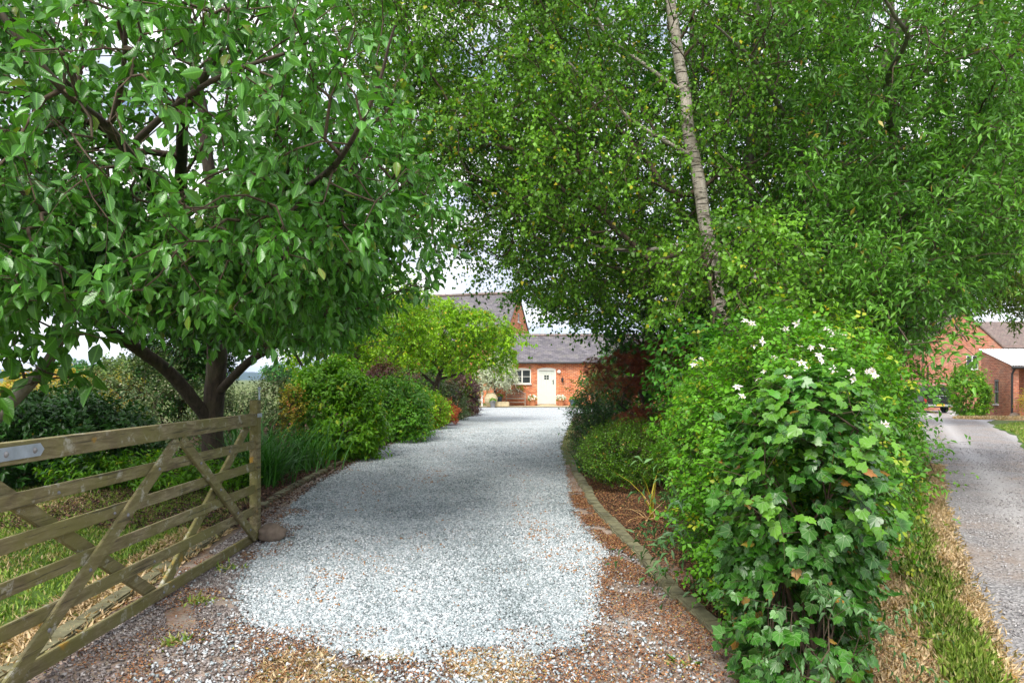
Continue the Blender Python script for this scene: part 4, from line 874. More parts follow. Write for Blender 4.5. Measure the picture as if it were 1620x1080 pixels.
window_unit(Matrix(), 3, 4, 2.6, 3.8, b3, fm='white', arch=0); window_unit(Matrix(), 7, 8, 2.6, 3.8, b3, fm='white', arch=0)

# ---- outbuilding with corrugated roof
CX, CY, CZ = 22.68, 31.0, -.35
ob = empty('outbuilding', (CX, CY, CZ), 'small brick outbuilding with pale corrugated roof at the lane side', 'outbuilding')
To = frame_mat((0, 0, 0), (.235, .972)); q = lambda x, y, z: To @ Vector((x, y, z))     # x back along the end wall, -y to the right
Tw = frame_mat((0, 0, 0), (-.235, -.972)); Lw = 3.2; z0, z1 = 2.5, 3.3
hw = (1.28, 1.76, .68, 1.84)
mb = MB(); xs = [0, hw[0], hw[1], Lw]; zt = lambda x: z0 + (z1 - z0) * x / Lw
def quad(pp): mb.face([q(x, 0, z) for x, z in pp][::-1], pp[::-1])
quad([(0, -.2), (hw[0], -.2), (hw[0], zt(hw[0])), (0, zt(0))]); quad([(hw[1], -.2), (Lw, -.2), (Lw, zt(Lw)), (hw[1], zt(hw[1]))]); quad([(hw[0], -.2), (hw[1], -.2), (hw[1], hw[2]), (hw[0], hw[2])]); quad([(hw[0], hw[3]), (hw[1], hw[3]), (hw[1], zt(hw[1])), (hw[0], zt(hw[0]))])
for p0, p1 in (((hw[0], hw[2]), (hw[0], hw[3])), ((hw[0], hw[3]), (hw[1], hw[3])), ((hw[1], hw[3]), (hw[1], hw[2])), ((hw[1], hw[2]), (hw[0], hw[2]))):
    mb.face([q(p0[0], 0, p0[1]), q(p1[0], 0, p1[1]), q(p1[0], -.1, p1[1]), q(p0[0], -.1, p0[1])])
mb.face([q(0, 0, -.2), q(0, 0, z0), q(0, -.3, z0), q(0, -.3, -.2)][::-1], [(0, 0), (0, 2.5), (.3, 2.5), (.3, 0)][::-1]); mb.face([q(0, -.3, -.2), q(0, -.3, z0), q(.9, -.3, z0), q(.9, -.3, -.2)][::-1])
mb.face([q(.9, -.3, -.2), q(.9, -.3, z0 + .2), q(.9, -6, z0 + .2), q(.9, -6, -.2)][::-1], [(0, 0), (0, 2.7), (5.7, 2.7), (5.7, 0)][::-1]); mb.face([q(Lw, 0, -.2), q(Lw, -6, -.2), q(Lw, -6, z1), q(Lw, 0, z1)]); mb.build('wall', M['brick2'], ob)
n = 130; us = np.linspace(.12, -6, n); Vr = []
for u in us:
    for xx, zc in ((-.25, z0 - .02), (Lw + .1, z1 + .06)): w_ = .028 * math.sin(u * 2 * math.pi / .11); Vr.append(q(xx, u, zc + w_))
tp_ = np.array([tuple(v) for v in Vr]); Fq = [(2 * i, 2 * i + 2, 2 * i + 3, 2 * i + 1) for i in range(n - 1)]
bt = tp_ - [0, 0, .012]; Fq += [(2 * n + 2 * i, 2 * n + 2 * i + 1, 2 * n + 2 * i + 3, 2 * n + 2 * i + 2) for i in range(n - 1)] + [(2 * i, 2 * n + 2 * i, 2 * n + 2 * i + 2, 2 * i + 2) for i in range(n - 1)]
np_mesh('roof', np.concatenate([tp_, bt]), [np.array(Fq)], M['corr'], ob, local=False)
mb = MB(); mb.tube([q(-.3, .1, z0 - .12), q(-.3, -6, z0 - .12)], .06, 8); mb.build('gutter', M['black'], ob)
mb = MB(); mb.tube([q(-.28, -.02, z0 - .15), q(-.12, .02, z0 - .4), q(-.1, .02, .1)], .045, 8); mb.build('downpipe', M['black'], ob)
T2 = To @ Matrix.Scale(-1, 4, (0, 1, 0))
def bx2(mb, a, b, c, d, y, t): mb.box(((a + b) / 2, y, (c + d) / 2), (b - a, t, d - c), To)
mb = MB(); a, b, c, d = hw; bx2(mb, a, a + .05, c, d, -.05, .05); bx2(mb, b - .05, b, c, d, -.05, .05); bx2(mb, a + .05, b - .05, c, c + .05, -.05, .05); bx2(mb, a + .05, b - .05, d - .08, d, -.05, .05); bx2(mb, a + .05, b - .05, c + .56, c + .62, -.05, .05); bx2(mb, (a + b) / 2 - .02, (a + b) / 2 + .02, c + .6, d - .08, -.05, .04)
wq = mb.build('window', M['lead'], ob); mb = MB(); mb.face([q(a, -.06, c), q(a, -.06, d), q(b, -.06, d), q(b, -.06, c)]); mb.build('pane', M['glass'], wq)
mb = MB(); bx2(mb, a - .05, b + .05, c - .06, c - .005, .02, .08); mb.build('sill', M['corr'], wq)
mb = MB(); mb.box((0, 0, 0), (.36, .012, .2), To); o = tag(mb.build('warning_sign', M['yellow']), 'small yellow sign on the brick end wall of the outbuilding', 'sign'); o.location = Vector((CX, CY, CZ)) + q(2.2, .01, 1.25)

# ================================================================== PICKUP
def pickup():
    e = empty('parked_pickup', (27.3, 43.6, float(hgt(27.3, 43.6))), 'black pickup with hardtop seen from behind, parked beside the barn', 'pickup', rz=R(-4))
    # body: side profile extruded with rounded shoulders (y forward, z up)
    def loft(sec, name, mat, bev=.03):
        mb = MB()
        for s0, s1 in zip(sec[:-1], sec[1:]):
            n = len(s0)
            for i in range(n): mb.face([s0[i], s0[(i + 1) % n], s1[(i + 1) % n], s1[i]])
        mb.face(sec[0][::-1]); mb.face(sec[-1]); return mb.build(name, M[mat], e, smooth=False, bevel=bev)
    def ring(y, w0, w1, zb, zt): return [(-w0, y, zb), (w0, y, zb), (w0 * 1.02, y, (zb + zt) * .5), (w1, y, zt), (-w1, y, zt), (-w0 * 1.02, y, (zb + zt) * .5)]
    loft([ring(0.05, .88, .84, .5, 1.1), ring(.2, .91, .86, .38, 1.13), ring(3.6, .92, .87, .35, 1.12), ring(4.6, .9, .82, .38, 1.05), ring(5.05, .8, .68, .42, .86)], 'body', 'carblack', .04)
    loft([ring(.12, .8, .66, 1.12, 1.68), ring(.35, .82, .68, 1.12, 1.74), ring(2.9, .82, .69, 1.12, 1.76), ring(3.35, .8, .62, 1.1, 1.66), ring(4.0, .78, .72, 1.08, 1.12)], 'cabin', 'carblack', .04)
    mb = MB(); mb.box((0, .03, .83), (1.42, .05, .5)); o = mb.build('tailgate', M['carblack'], e, bevel=.02)
    mb = MB(); mb.box((0, .0, 1.105), (1.5, .03, .03)); mb.build('tailgate_trim', M['chrome'], o)
    mb = MB(); mb.lathe((0, 0, 0), [(.085, 0), (.085, .012), (.06, .02), (.06, .008), (.03, .012), (0, .02)], 16, Matrix.Translation((0, .003, .92)) @ Matrix.Rotation(R(90), 4, 'X')); mb.build('badge', M['chrome'], o)
    mb = MB(); mb.face([(-.62, .118, 1.2), (.62, .118, 1.2), (.54, .118, 1.58), (-.54, .118, 1.58)]); mb.build('rear_window', M['glass'], e)
    for s in (-1, 1):
        mb = MB(); mb.box((s * .83, .05, .87), (.13, .1, .42)); mb.build('tail_lamp', M['redlamp'], e, bevel=.015)
        mb = MB(); mb.tube([(s * .7, .3, 1.78), (s * .7, .5, 1.82), (s * .7, 2.7, 1.83), (s * .7, 2.9, 1.79)], .022, 6); mb.build('roof_rail', M['chrome'], e)
        mb = MB(); mb.face([(s * .835, .6, 1.2), (s * .835, 2.9, 1.2), (s * .765, 2.8, 1.6), (s * .765, .65, 1.6)]); mb.build('side_window', M['glass'], e)
        mb = MB(); mb.box((s * .98, 3.3, 1.15), (.16, .1, .17)); mb.build('mirror', M['carblack'], e, bevel=.02)
        for y in (.95, 4.15):
            mb = MB(); mb.lathe((0, 0, 0), [(.0, -.12), (.2, -.12), (.34, -.11), (.375, -.06), (.375, .06), (.34, .11), (.2, .12)], 20, Matrix.Translation((s * .82, y, .375)) @ Matrix.Rotation(R(90), 4, 'Y')); wl = mb.build('wheel', M['tyre'], e)
            mb = MB(); mb.lathe((0, 0, 0), [(0, .12), (.05, .13), (.17, .1), (.21, .125)], 12, Matrix.Translation((s * .82, y, .375)) @ Matrix.Rotation(R(90 * s), 4, 'Y')); mb.build('rim', M['chrome'], wl)
    mb = MB(); mb.box((0, -.06, .5), (1.72, .16, .14)); mb.build('bumper', M['chrome'], e, bevel=.03)
    mb = MB(); mb.box((0, .0, .42), (1.3, .1, .1)); mb.tube([(0, 0, .4), (0, -.14, .38)], .03, 6); mb.build('tow_bar', M['black'], e)
    mb = MB(); mb.box((-.02, -.146, .52), (.53, .012, .12)); mb.build('number_plate', M['yellow'], e)
pickup()

# ================================================================== TREES
def elev(p): return (p[:, 2] - 1.5) / np.maximum(p[:, 1], .1)
def uu(p): return p[:, 0] / np.maximum(p[:, 1], .1)
def near_ok(p, r=3.1): return np.linalg.norm(p - np.array([0, 0, 1.5]), axis=1) > r

# cherry on the left
def keep_cherry(p): 
    u = uu(p); e = elev(p); lim = np.interp(e, [.0, .05, .15, .3, .45, .6], [-.3, -.2, -.095, -.085, -.12, -.15])
    ok = near_ok(p, 3.3) & (u < lim) & (e > np.interp(u, [-.8, -.66, -.55, -.3, -.1], [.03, .11, .045, .035, .14]))
    return ok
tree('cherry_tree', 'big spreading cherry tree with ribbed leaves and dark trunk behind the field gate', 'tree', (-4.4, 10, 0), [
    ([(-4.42, 10, -.1), (-4.4, 10, .3), (-4.38, 10, 1.0), (-4.3, 9.95, 1.8), (-4.25, 9.8, 3), (-4.2, 9.5, 4.5), (-4.4, 9.2, 6.5)], [.22, .165, .15, .14, .11, .08, .04]),
    ([(-4.38, 10, .85), P(270, 590, 9.5), P(200, 540, 9), P(110, 480, 8), (-5.6, 6.6, 3.2), (-5.4, 5, 3.8)], [.1, .09, .075, .06, .05, .03]),
    ([(-4.35, 10, 1.25), P(400, 565, 9.5), P(440, 545, 9), (-2.4, 8.2, 2.9), (-1.8, 7, 3.4)], [.065, .055, .045, .035, .02]),
    ([(-4.3, 9.9, 1.9), (-3.9, 8.5, 2.8), (-3.4, 7, 3.4), (-2.7, 5.6, 3.7), (-2.0, 4.8, 3.9)], [.09, .075, .06, .045, .02]),
    ([(-4.25, 9.8, 2.8), P(240, 290, 6), P(170, 200, 4.6), P(100, 150, 4.1), P(0, 20, 3.9)], [.08, .05, .032, .026, .018]),
    ([P(170, 200, 4.6), P(190, 165, 4.3), P(207, 90, 4.0), P(200, 0, 3.8)], [.022, .018, .014, .01]),
    ([P(215, 225, 5), P(285, 165, 4.3), P(345, 118, 4.0), P(450, 85, 3.9)], [.028, .018, .014, .009]),
    ([P(330, 430, 8.5), P(430, 340, 6.5), P(530, 260, 4.8), P(560, 220, 4.3), P(600, 140, 4.1), P(625, 40, 4.0)], [.05, .03, .022, .015, .011, .007])],
    [((-4.3, 8, 4.8), (3.7, 4.4, 2.9)), ((-2.6, 4.7, 3.15), (1.9, 1.3, 1.35), 6), ((-1.5, 6.8, 3.0), (1.1, 1.5, 1.4), 5), ((-4.2, 5.6, 3.3), (1.7, 1.6, 1.2), 4), ((-3.4, 6.2, 2.45), (1.7, 1.3, .5), 14), ((-2.6, 7.6, 2.4), (1.3, 1.5, .5), 10), ((-4.7, 7.6, 2.6), (1.5, 1.5, .5), 9), ((-1.75, 5.8, 2.7), (.8, 1.0, .7), 10), ((-2.9, 8.8, 2.2), (1.0, 1.0, .4), 12), ((-5.6, 7.8, 2.9), (1.6, 1.8, .9), 2)],
    3100, 'cherry', 'broad', .087, .047, shoots=3, per=6, slen=.24, spread=.7, droop=.7, keep=keep_cherry, gap=-.36, gs=1.5, shell=.4, jitter=.55, vary=.4, seed=2,
    leafkeep=lambda p: near_ok(p, 2.9) & ((p[:, 1] > 4.6) | (noise3(p, 1.9, 14) > -.3) | (elev(p) < .22)) & (uu(p) < -.065 + .05 * noise3(p, 3, 2)) & (elev(p) > np.interp(uu(p), [-.76, -.72, -.6, -.54, -.45, -.3, -.22, -.1], [.0, .08, .1, .05, .03, .02, .075, .13]) + .02 * noise3(p, 4, 8)))
# slim tree at the far left edge
tree('magnolia_tree', 'slim leaning branch with glossy broad leaves at the left edge above the gate', 'tree', (-4.6, 4.95, 0), [
    ([(-4.6, 4.95, 0), (-4.3, 5.0, .6), P(0, 655, 5.0), P(60, 590, 5.0), P(100, 540, 5.0), P(120, 480, 4.9)], [.06, .055, .045, .04, .032, .02])],
    [(P(30, 560, 4.7), (.45, .45, .3)), (P(60, 500, 4.6), (.6, .5, .25)), ((-4.6, 4.9, 2.0), (.7, .6, .6))], 60, 'magnolia', 'broad', .12, .07, bark='greybark', shoots=2, per=5, slen=.22, droop=.5, keep=near_ok, r0=.003, seed=8)
tree('copper_beech', 'dark purple leaved tree glimpsed behind the cherry crown at far left', 'tree', (-11.5, 14.5, 0), [
    ([(-11.5, 14.5, -.1), (-11.4, 14.4, 2.5), (-11.2, 14.2, 5), (-11, 14, 8)], [.2, .16, .12, .05])],
    [((-10.6, 13.6, 6.6), (2.6, 2.2, 2.6))], 260, 'copper', 'round', .1, .08, shoots=4, per=6, slen=.35, seed=4, jitter=.7)

# silver birch and its companions on the right
def open_right(p):
    u = uu(p); e = elev(p)
    lim = np.interp(u, [-.3, -.15, -.11, -.08, -.03, .04, .1, .16, .22, .6, .65, .72, .8], [.3, .21, .16, .15, .14, .11, .065, .035, -.1, -.1, .1, .17, .2])
    return near_ok(p, 4.2) & (e > lim)
def trunk_gap(p):   # thinner foliage in front of the pale birch stem
    e = elev(p); line = np.interp(1.5 + 9 * e, [0, 2.1, 4.5, 6.5], [3.05, 2.79, 2.37, 2.08]) / 9
    return ~((np.abs(uu(p) - line) < .0125) & (p[:, 1] < 9) & (e > .065) & (noise3(p, 2.4, 7) > np.where(e < .3, -.3, .12)))
def fr(p): return open_right(p) & (uu(p) > np.interp(elev(p), [.1, .2, .35, .5, .7], [-.13, -.15, -.18, -.25, -.3]))
tree('silver_birch', 'tall silver birch with peeling white trunk rising from the bed right of the drive', 'tree', (3.05, 9, 0), [
    ([(3.07, 9, -.1), (3.02, 9, .5), P(1145, 530, 9), P(1125, 400, 9), P(1095, 235, 9), P(1075, 100, 9), P(1060, 0, 9), (1.9, 9.1, 8.5), (1.8, 9.2, 11)], [.15, .12, .1, .092, .08, .072, .064, .045, .025]),
    ([P(1100, 250, 9), P(1010, 200, 8.7), P(930, 130, 8.5), (.2, 8.4, 5.9)], [.026, .022, .018, .01]),
    ([P(1085, 150, 9), P(960, 60, 8.8), (.6, 8.6, 6.9), (-.6, 8.6, 7.6)], [.026, .022, .018, .01]),
    ([P(1120, 380, 9), P(1000, 400, 9.2), P(900, 380, 9.4), P(800, 330, 9.4)], [.03, .025, .02, .012]),
    ([P(1125, 400, 9), P(1180, 420, 8), P(1200, 440, 7.2), P(1160, 470, 6.6)], [.03, .024, .018, .01])],
    [((1.7, 9.4, 6.0), (3.3, 2.7, 3.6)), ((-.3, 9.3, 6.2), (2.1, 2.2, 2.2), 1.5), ((1.0, 9.6, 3.3), (1.7, 1.7, 1.3), 1.6), ((2.3, 7.1, 2.5), (.9, 1.0, .8), 5), ((2.3, 6.3, 1.95), (.55, .6, .4), 4), ((.2, 8.3, 4.4), (1.5, 1.5, 1.4), 1.4), ((-1.5, 9.6, 6.3), (1.4, 1.6, 1.9), 1.5), ((-.7, 9.3, 4.3), (1.1, 1.4, 1.4), 2)],
    3600, 'birch', 'simple', .05, .04, bark='birchbark', shoots=4, per=9, slen=.34, spread=.85, droop=.7, keep=fr, gap=-.3, gs=1.7, shell=.3, jitter=.75, seed=21, r0=.0028, knob=.04, tone=.6,
    leafkeep=lambda p: near_ok(p, 4) & trunk_gap(p))
tree('field_maple', 'dense dark green maple standing behind the birch trunk', 'tree', (3.6, 13.2, 0), [
    ([(3.6, 13.2, -.1), (3.5, 13.2, 1.2), (3.6, 13.1, 3), (3.5, 13, 5.5), (3.4, 13, 9)], [.2, .17, .14, .1, .04]),
    ([(3.5, 13.2, 1.5), (2.6, 12.8, 2.8), (1.4, 12.4, 4.2)], [.09, .07, .03]), ([(3.55, 13.1, 2), (4.6, 12.8, 3.6), (5.5, 12.6, 5)], [.09, .07, .03])],
    [((3.6, 13, 5.0), (4.4, 2.6, 4.6)), ((2.2, 12.6, 2.9), (1.8, 1.6, 1.5)), ((5.6, 12.8, 3.2), (2.4, 1.8, 2.2))],
    2600, 'alder', 'simple', .075, .062, shoots=4, per=8, slen=.4, droop=.3, keep=open_right, gap=-.75, shell=.3, seed=31, jitter=.6)
def open_w(p): return open_right(p) & (uu(p) > .27 + .05 * noise3(p, 1.7, 2))
wil = tree('willow_tree', 'many stemmed goat willow with narrow leaves arching over hedge and lane', 'tree', (4.6, 10.5, 0), [
    ([(4.6, 10.5, -.1), (4.5, 10.4, 1.5), P(1300, 335, 10), P(1345, 250, 10), (5.6, 10, 6.5), (6.5, 10, 8)], [.15, .12, .09, .08, .06, .03]),
    ([(4.5, 10.5, 0), (3.9, 10.3, 2), (3.5, 10.2, 4), (3.6, 10, 7), (3.7, 10, 9)], [.11, .09, .075, .055, .03]),
    ([(4.7, 10.5, 0), (5.3, 10.2, 2.5), (5.4, 9.6, 4.5), (5.0, 9, 6.5)], [.1, .08, .06, .03]),
    ([(4.7, 10.5, .2), (6, 9.8, 3.2), (7.3, 9.2, 4.4), (8.4, 9, 5)], [.09, .07, .05, .02]),
    ([(5.3, 10.2, 2.5), P(1400, 420, 9), P(1480, 470, 8), P(1530, 540, 7)], [.025, .018, .01, .006]),
    ([P(1300, 335, 9.9), P(1240, 180, 8.5), P(1190, 90, 7.5), P(1130, 40, 6.8)], [.045, .03, .02, .01]),
    ([(5.4, 9.6, 4.5), P(1400, 130, 8), P(1440, 60, 7), P(1400, 0, 6.2)], [.05, .035, .025, .012])],
    [((5.5, 9.9, 5.6), (3.6, 2.5, 4.3)), ((7.2, 10, 4.6), (2.4, 2.2, 2.4), 1.5), ((4.5, 7.6, 3.4), (1.6, 1.4, 1.5), 2), ((4.2, 7.4, 5.4), (1.9, 1.3, 1.5), 1.5), ((6.3, 8.4, 2.8), (1.2, 1.3, 1.0), 1.5), ((3.7, 7.2, 2.4), (1.0, .9, .7), 5), ((4.4, 8.2, 2.6), (1.0, 1.0, .9), 3)],
    3000, 'willow', 'narrow', .085, .029, bark='greybark', shoots=4, per=9, slen=.36, spread=.75, droop=.25, keep=open_w, gap=-.3, gs=1.5, shell=.25, jitter=.65, seed=41, r0=.003, knob=.1,
    extra=[P(1500, 560, 5.6), P(1545, 565, 5.6), P(1480, 540, 5.8), P(1440, 545, 6)], leafkeep=trunk_gap)
def keep_y(p): return (elev(p) > np.interp(uu(p), [.6, .66, .72, .8], [.06, .09, .1, .06]) + .03 * noise3(p, .9, 3)) 
tree('yew_tree', 'broad yellowish green yew spreading over the barn roofs at the right edge', 'tree', (18.5, 22, 0), [
    ([(18.5, 22, -.3), (18.4, 22, 1.5), (18.2, 22, 4), (18, 22, 8)], [.35, .3, .22, .08]), ([(18.4, 22, 1.8), (16.8, 21.6, 3.6), (14.6, 21, 4.7), (13, 20.5, 5.2)], [.14, .12, .07, .03]),
    ([(18.4, 22, 2.6), (17.2, 21, 4.5), (16, 20.5, 4.4)], [.1, .07, .03])],
    [((16.5, 21.5, 6.6), (4.6, 3, 3.4)), ((13.9, 20.6, 4.6), (1.9, 1.6, 1.5)), ((16.3, 20.8, 4.2), (2.0, 1.6, 1.2))], 900, 'yew', 'narrow', .16, .05, bark='greybark', shoots=5, per=8, slen=.5, droop=.4, keep=keep_y, gap=-.3, gs=.8, seed=51, jitter=.5, r0=.006)

# small trees behind the left border
tree('yellow_maple', 'spreading yellow green acer overhanging the drive on the left before the cottage', 'tree', (-2.75, 24, 0), [
    ([(-2.75, 24, -.05), (-2.72, 24, .9), (-2.6, 24, 1.6), (-2.2, 24, 2.3), (-1.5, 24, 3)], [.14, .11, .09, .06, .03]), ([(-2.6, 24, 1.5), (-1.6, 23.9, 1.75), (-.7, 23.8, 2.0)], [.05, .04, .02]), ([(-2.7, 24, 1.3), (-3.5, 23.9, 2), (-4.3, 23.8, 2.7)], [.06, .04, .02])],
    [((-2.1, 23.8, 3.15), (2.3, 1.9, .95)), ((-.8, 23.6, 2.4), (1.0, 1.1, .85)), ((-3.9, 23.6, 2.6), (1.4, 1.3, .9)), ((-1.7, 23.4, 2.1), (1.2, 1.1, .5)), ((-.1, 24, 2.9), (.7, .8, .5)), ((-2.9, 23.8, 3.7), (1.5, 1.3, .8)), ((-1.2, 23.7, 3.4), (.9, .9, .5))], 900, 'bright', 'simple', .085, .06, shoots=4, per=8, slen=.25, droop=.6, gap=-.4, gs=1.6, seed=61, shell=.4)
bush('hazel_bush', 'tall light green bush behind the yellow acer hiding the foot of the tall barn', 'bush', (-4.6, 31, 0), [((-4.3, 31, 1.6), (1.6, 1.2, 1.7)), ((-6.2, 30, 1.8), (1.8, 1.2, 1.9)), ((-3.2, 32, 1.6), (1.1, .9, 1.6)), ((-5.0, 32, 2.2), (2.0, 1, 1.7))], 5500, 'mid', 'simple', .13, .09, per=6, slen=.3, gap=-2, shell=.4, seed=92, stems=20)
tree('rowan_tree', 'small multi stemmed light green tree in the border left of the drive', 'tree', (-4.3, 15.5, 0), [
    ([(-4.35, 15.5, 0), (-4.45, 15.4, 1.3), (-4.9, 15.2, 2.2), (-5.4, 15, 3)], [.045, .035, .028, .015]), ([(-4.3, 15.5, 0), (-4.3, 15.5, 1.4), (-4.5, 15.4, 2.4), (-4.6, 15.3, 3.6)], [.045, .035, .028, .015]),
    ([(-4.25, 15.5, 0), (-4.2, 15.5, 1.4), (-3.9, 15.4, 2.5), (-3.5, 15.3, 3.4)], [.045, .035, .028, .015])],
    [((-4.4, 15.3, 3.3), (1.6, 1.3, 1.2)), ((-3.6, 15.2, 2.8), (1.2, 1.1, .8)), ((-5.5, 15.2, 2.5), (.9, .8, .5))], 330, 'mid', 'simple', .07, .04, shoots=4, per=8, slen=.26, droop=.4, gap=-.2, gs=1.5, seed=62)
tree('garden_tree', 'bushy bright green tree behind the border shrubs beneath the cherry', 'tree', (-4.6, 20, 0), [
    ([(-4.6, 20, -.05), (-4.6, 20, 1.5), (-4.5, 20, 3), (-4.4, 20, 4.4)], [.1, .08, .06, .03])],
    [((-4.3, 20, 3.5), (2.1, 1.6, 1.5)), ((-3.3, 19.6, 2.6), (1.2, 1.1, .9)), ((-5.2, 19.8, 2.4), (1.4, 1.2, .9))], 520, 'bright', 'simple', .09, .055, shoots=4, per=8, slen=.3, droop=.4, gap=-.3, gs=1.4, seed=63)
tree('silver_pear', 'round silvery leaved weeping pear beside the cottage window', 'tree', (-.95, 37.3, 0), [([(-.95, 37.3, 0), (-.95, 37.3, .8), (-.9, 37.3, 1.6), (-.85, 37.3, 2.4)], [.07, .06, .045, .02])],
    [((-.75, 37.2, 2.0), (1.0, .9, .95)), ((-1.5, 37.1, 1.6), (.75, .7, .75)), ((-.25, 37.3, 1.6), (.55, .5, .65))], 420, 'silver', 'narrow', .1, .04, shoots=4, per=8, slen=.25, droop=1.1, gap=-.6, seed=64)
holly = tree('holly_tree', 'dark small leaved evergreen tree right behind the cherry trunk', 'tree', (-7.0, 14.5, 0), [([(-7.0, 14.5, 0), (-7.0, 14.5, 1.4), (-6.9, 14.5, 3), (-6.8, 14.4, 4.6)], [.1, .09, .06, .03])],
    [((-6.9, 14.4, 3.1), (1.3, 1.2, 1.8)), ((-6.9, 14.3, 1.6), (.9, 1.0, 1.2)), ((-6.1, 14.2, 2.6), (.5, .6, 1.2))], 950, 'darkg', 'simple', .07, .04, shoots=4, per=8, slen=.25, droop=.2, gap=-.45, gs=1.7, seed=65)
# a far-off hedge line with separate trees
for i, (x, y, s_, lm) in enumerate([(-44, 75, 3.4, 'far'), (-36, 68, 4.2, 'far'), (-31, 66, 3.0, 'far'), (-78, 120, 5, 'alder'), (-66, 118, 4.4, 'far'), (-38, 112, 4.0, 'alder'), (-30, 100, 2.2, 'far'), (-58, 95, 3.4, 'alder')]):
    tree('field_tree', ['pale willow like tree low on the field, leftmost beyond the cherry', 'rounded light green tree under the big cherry limb, beyond the border', 'lower light green tree just right of the rounded one beyond the cherry limb', 'dark far tree on the field skyline at the extreme left', 'light far tree on the field skyline next to the extreme left one', 'dark far field tree seen just right of the cherry trunk', 'small light field tree below the blue hills', 'mid distance dark tree under the cloud gap behind the shrubs'][i], 'tree', (x, y, 0),
         [([(x, y, -.1), (x, y, s_ * .4), (x, y, s_ * .9)], [.2, .17, .06])], [((x, y, s_ * .62), (s_ * .7, s_ * .6, s_ * .42)), ((x + s_ * .3, y, s_ * .45), (s_ * .6, s_ * .5, s_ * .32))], 170, lm, 'simple', .34, .26, shoots=4, per=6, slen=.6, droop=.2, gap=-.7, group='trees standing out on the fields', seed=70 + i, r0=.01, k=6)

# ================================================================== RIGHT HEDGE
bush('ivy_pillar', 'upright mass of glossy ivy covering the hedge end nearest the camera', 'ivy', (1.42, 3.25, 0),
     [((1.4, 3.22, .97), (.27, .28, .56)), ((1.37, 3.25, .4), (.24, .25, .55)), ((1.42, 3.5, .7), (.33, .36, .75)), ((1.62, 3.45, .9), (.16, .2, .3))], 1700, 'ivy', 'ivy', .052, .056, per=3, slen=.1, out=.8, up=.1, droop=.7, shell=.6, gap=-.5, gs=5, stems=40, stemr=.006, jitter=.7, seed=3, vary=.35)
p = []
bush('young_ivy', 'bright young ivy growth crowning the nearest hedge end', 'ivy', (1.4, 3.2, .8), [((1.38, 3.15, 1.28), (.33, .28, .22)), ((1.3, 3.1, 1.05), (.3, .25, .3))], 190, 'ivynew', 'ivy', .048, .052, per=3, slen=.12, out=.6, up=.5, droop=.6, shell=.6, gap=-2, stems=10, stemr=.004, jitter=.4, seed=6)
ce = bush('flowering_climber', 'leafy climber studded with white starry flowers draped over the hedge behind the ivy', 'climber', (1.75, 4.5, 0),
     [((1.7, 4.35, .85), (.48, .75, .74)), ((1.95, 4.7, 1.2), (.65, .8, .62)), ((2.2, 5.2, .9), (.6, .8, .85)), ((1.5, 4.1, .55), (.33, .5, .5)), ((1.95, 5.8, .9), (.55, .8, .85))], 4300, 'clem', 'tri', .064, .062, per=5, slen=.19, out=.8, up=.6, droop=.3, shell=.62, gap=-.45, gs=3.2, stems=30, stemr=.006, seed=9, inner=.8, jitter=.55)
fl_pts = [P(1175, 628, 3.75), P(1200, 600, 3.9), P(1265, 598, 3.7), P(1268, 574, 4.0), P(1282, 549, 4.1), P(1300, 571, 3.8), P(1318, 553, 4.1), P(1378, 585, 3.9), P(1386, 594, 3.85), P(1395, 672, 3.7), P(1280, 590, 3.8), P(1110, 568, 4.0), P(1098, 569, 4.1), P(1187, 511, 4.5), P(1206, 540, 4.4), P(1190, 512, 4.6), P(1330, 596, 3.9), P(1235, 520, 4.6), P(1260, 515, 4.6), P(1308, 520, 4.6), P(1350, 600, 4), P(1250, 600, 3.7), P(1225, 565, 4.1), P(1335, 530, 4.4)]
def flower_mesh(parent, c, r, seed):
    n = 5 + int(seed * 10) % 3; th = np.arange(n) * 6.283 / n + seed; ax = np.stack([np.cos(th), np.sin(th) - .0, np.full(n, .15)], 1)
    tilt = Matrix.Rotation(R(45 + 40 * math.sin(seed * 3)), 3, 'X') @ Matrix.Rotation(seed, 3, 'Z'); Rm = np.array(tilt)
    ax[:, 2] += rng.normal(size=n) * .35; ax = ax @ Rm.T; nr = np.tile(Rm @ np.array([0, 0, 1.]), (n, 1)); pos = np.tile(np.array(c), (n, 1)) + ax * r * .1
    o = leaf_mesh('flower', M['petal'], 'round', pos, ax, nr, r * (.6 + .6 * rng.random(n)), r * .5, rng.random(n), parent)
    mb = MB(); mb.lathe(Vector(c) - Vector(parent.location), [(r * .16, 0), (r * .13, r * .14), (0, r * .17)], 8, None); cc = mb.build('flower_centre', M['pistil'], o); return o
for i, c in enumerate(fl_pts):
    flower_mesh(ce, (c[0] * .95, c[1] * .95, 1.5 + (c[2] - 1.5) * .95), .02 + .01 * rng.random(), i * 1.7)
    flower_mesh(ce, (c[0] * .955 + .03 * rng.normal(), c[1] * .96, 1.5 + (c[2] - 1.5) * .95 + .025 * rng.normal()), .02 + .012 * rng.random(), i * 2.3 + 1)
bush('privet_hedge', 'full green hedge wall with pointed leaves standing along the lane edge', 'hedge', (3.4, 7, 0),
     [((2.6, 5.9, .85), (.62, .9, .95)), ((3.0, 6.7, 1.05), (.72, .9, 1.25)), ((3.66, 7.9, 1.2), (.85, 1.1, 1.5)), ((4.45, 9.6, 1.3), (.85, 1.2, 1.7)), ((5.4, 11.7, 1.3), (.9, 1.3, 1.8)), ((6.4, 14.0, 1.3), (.95, 1.4, 1.8))], 8500, 'privet', 'narrow', .07, .024, per=6, slen=.17, out=.7, up=.35, droop=.45, shell=.72, gap=-.8, gs=3, stems=40, stemr=.01, seed=12, inner=.8, keep=lambda p: p[:, 0] < .555 * p[:, 1])
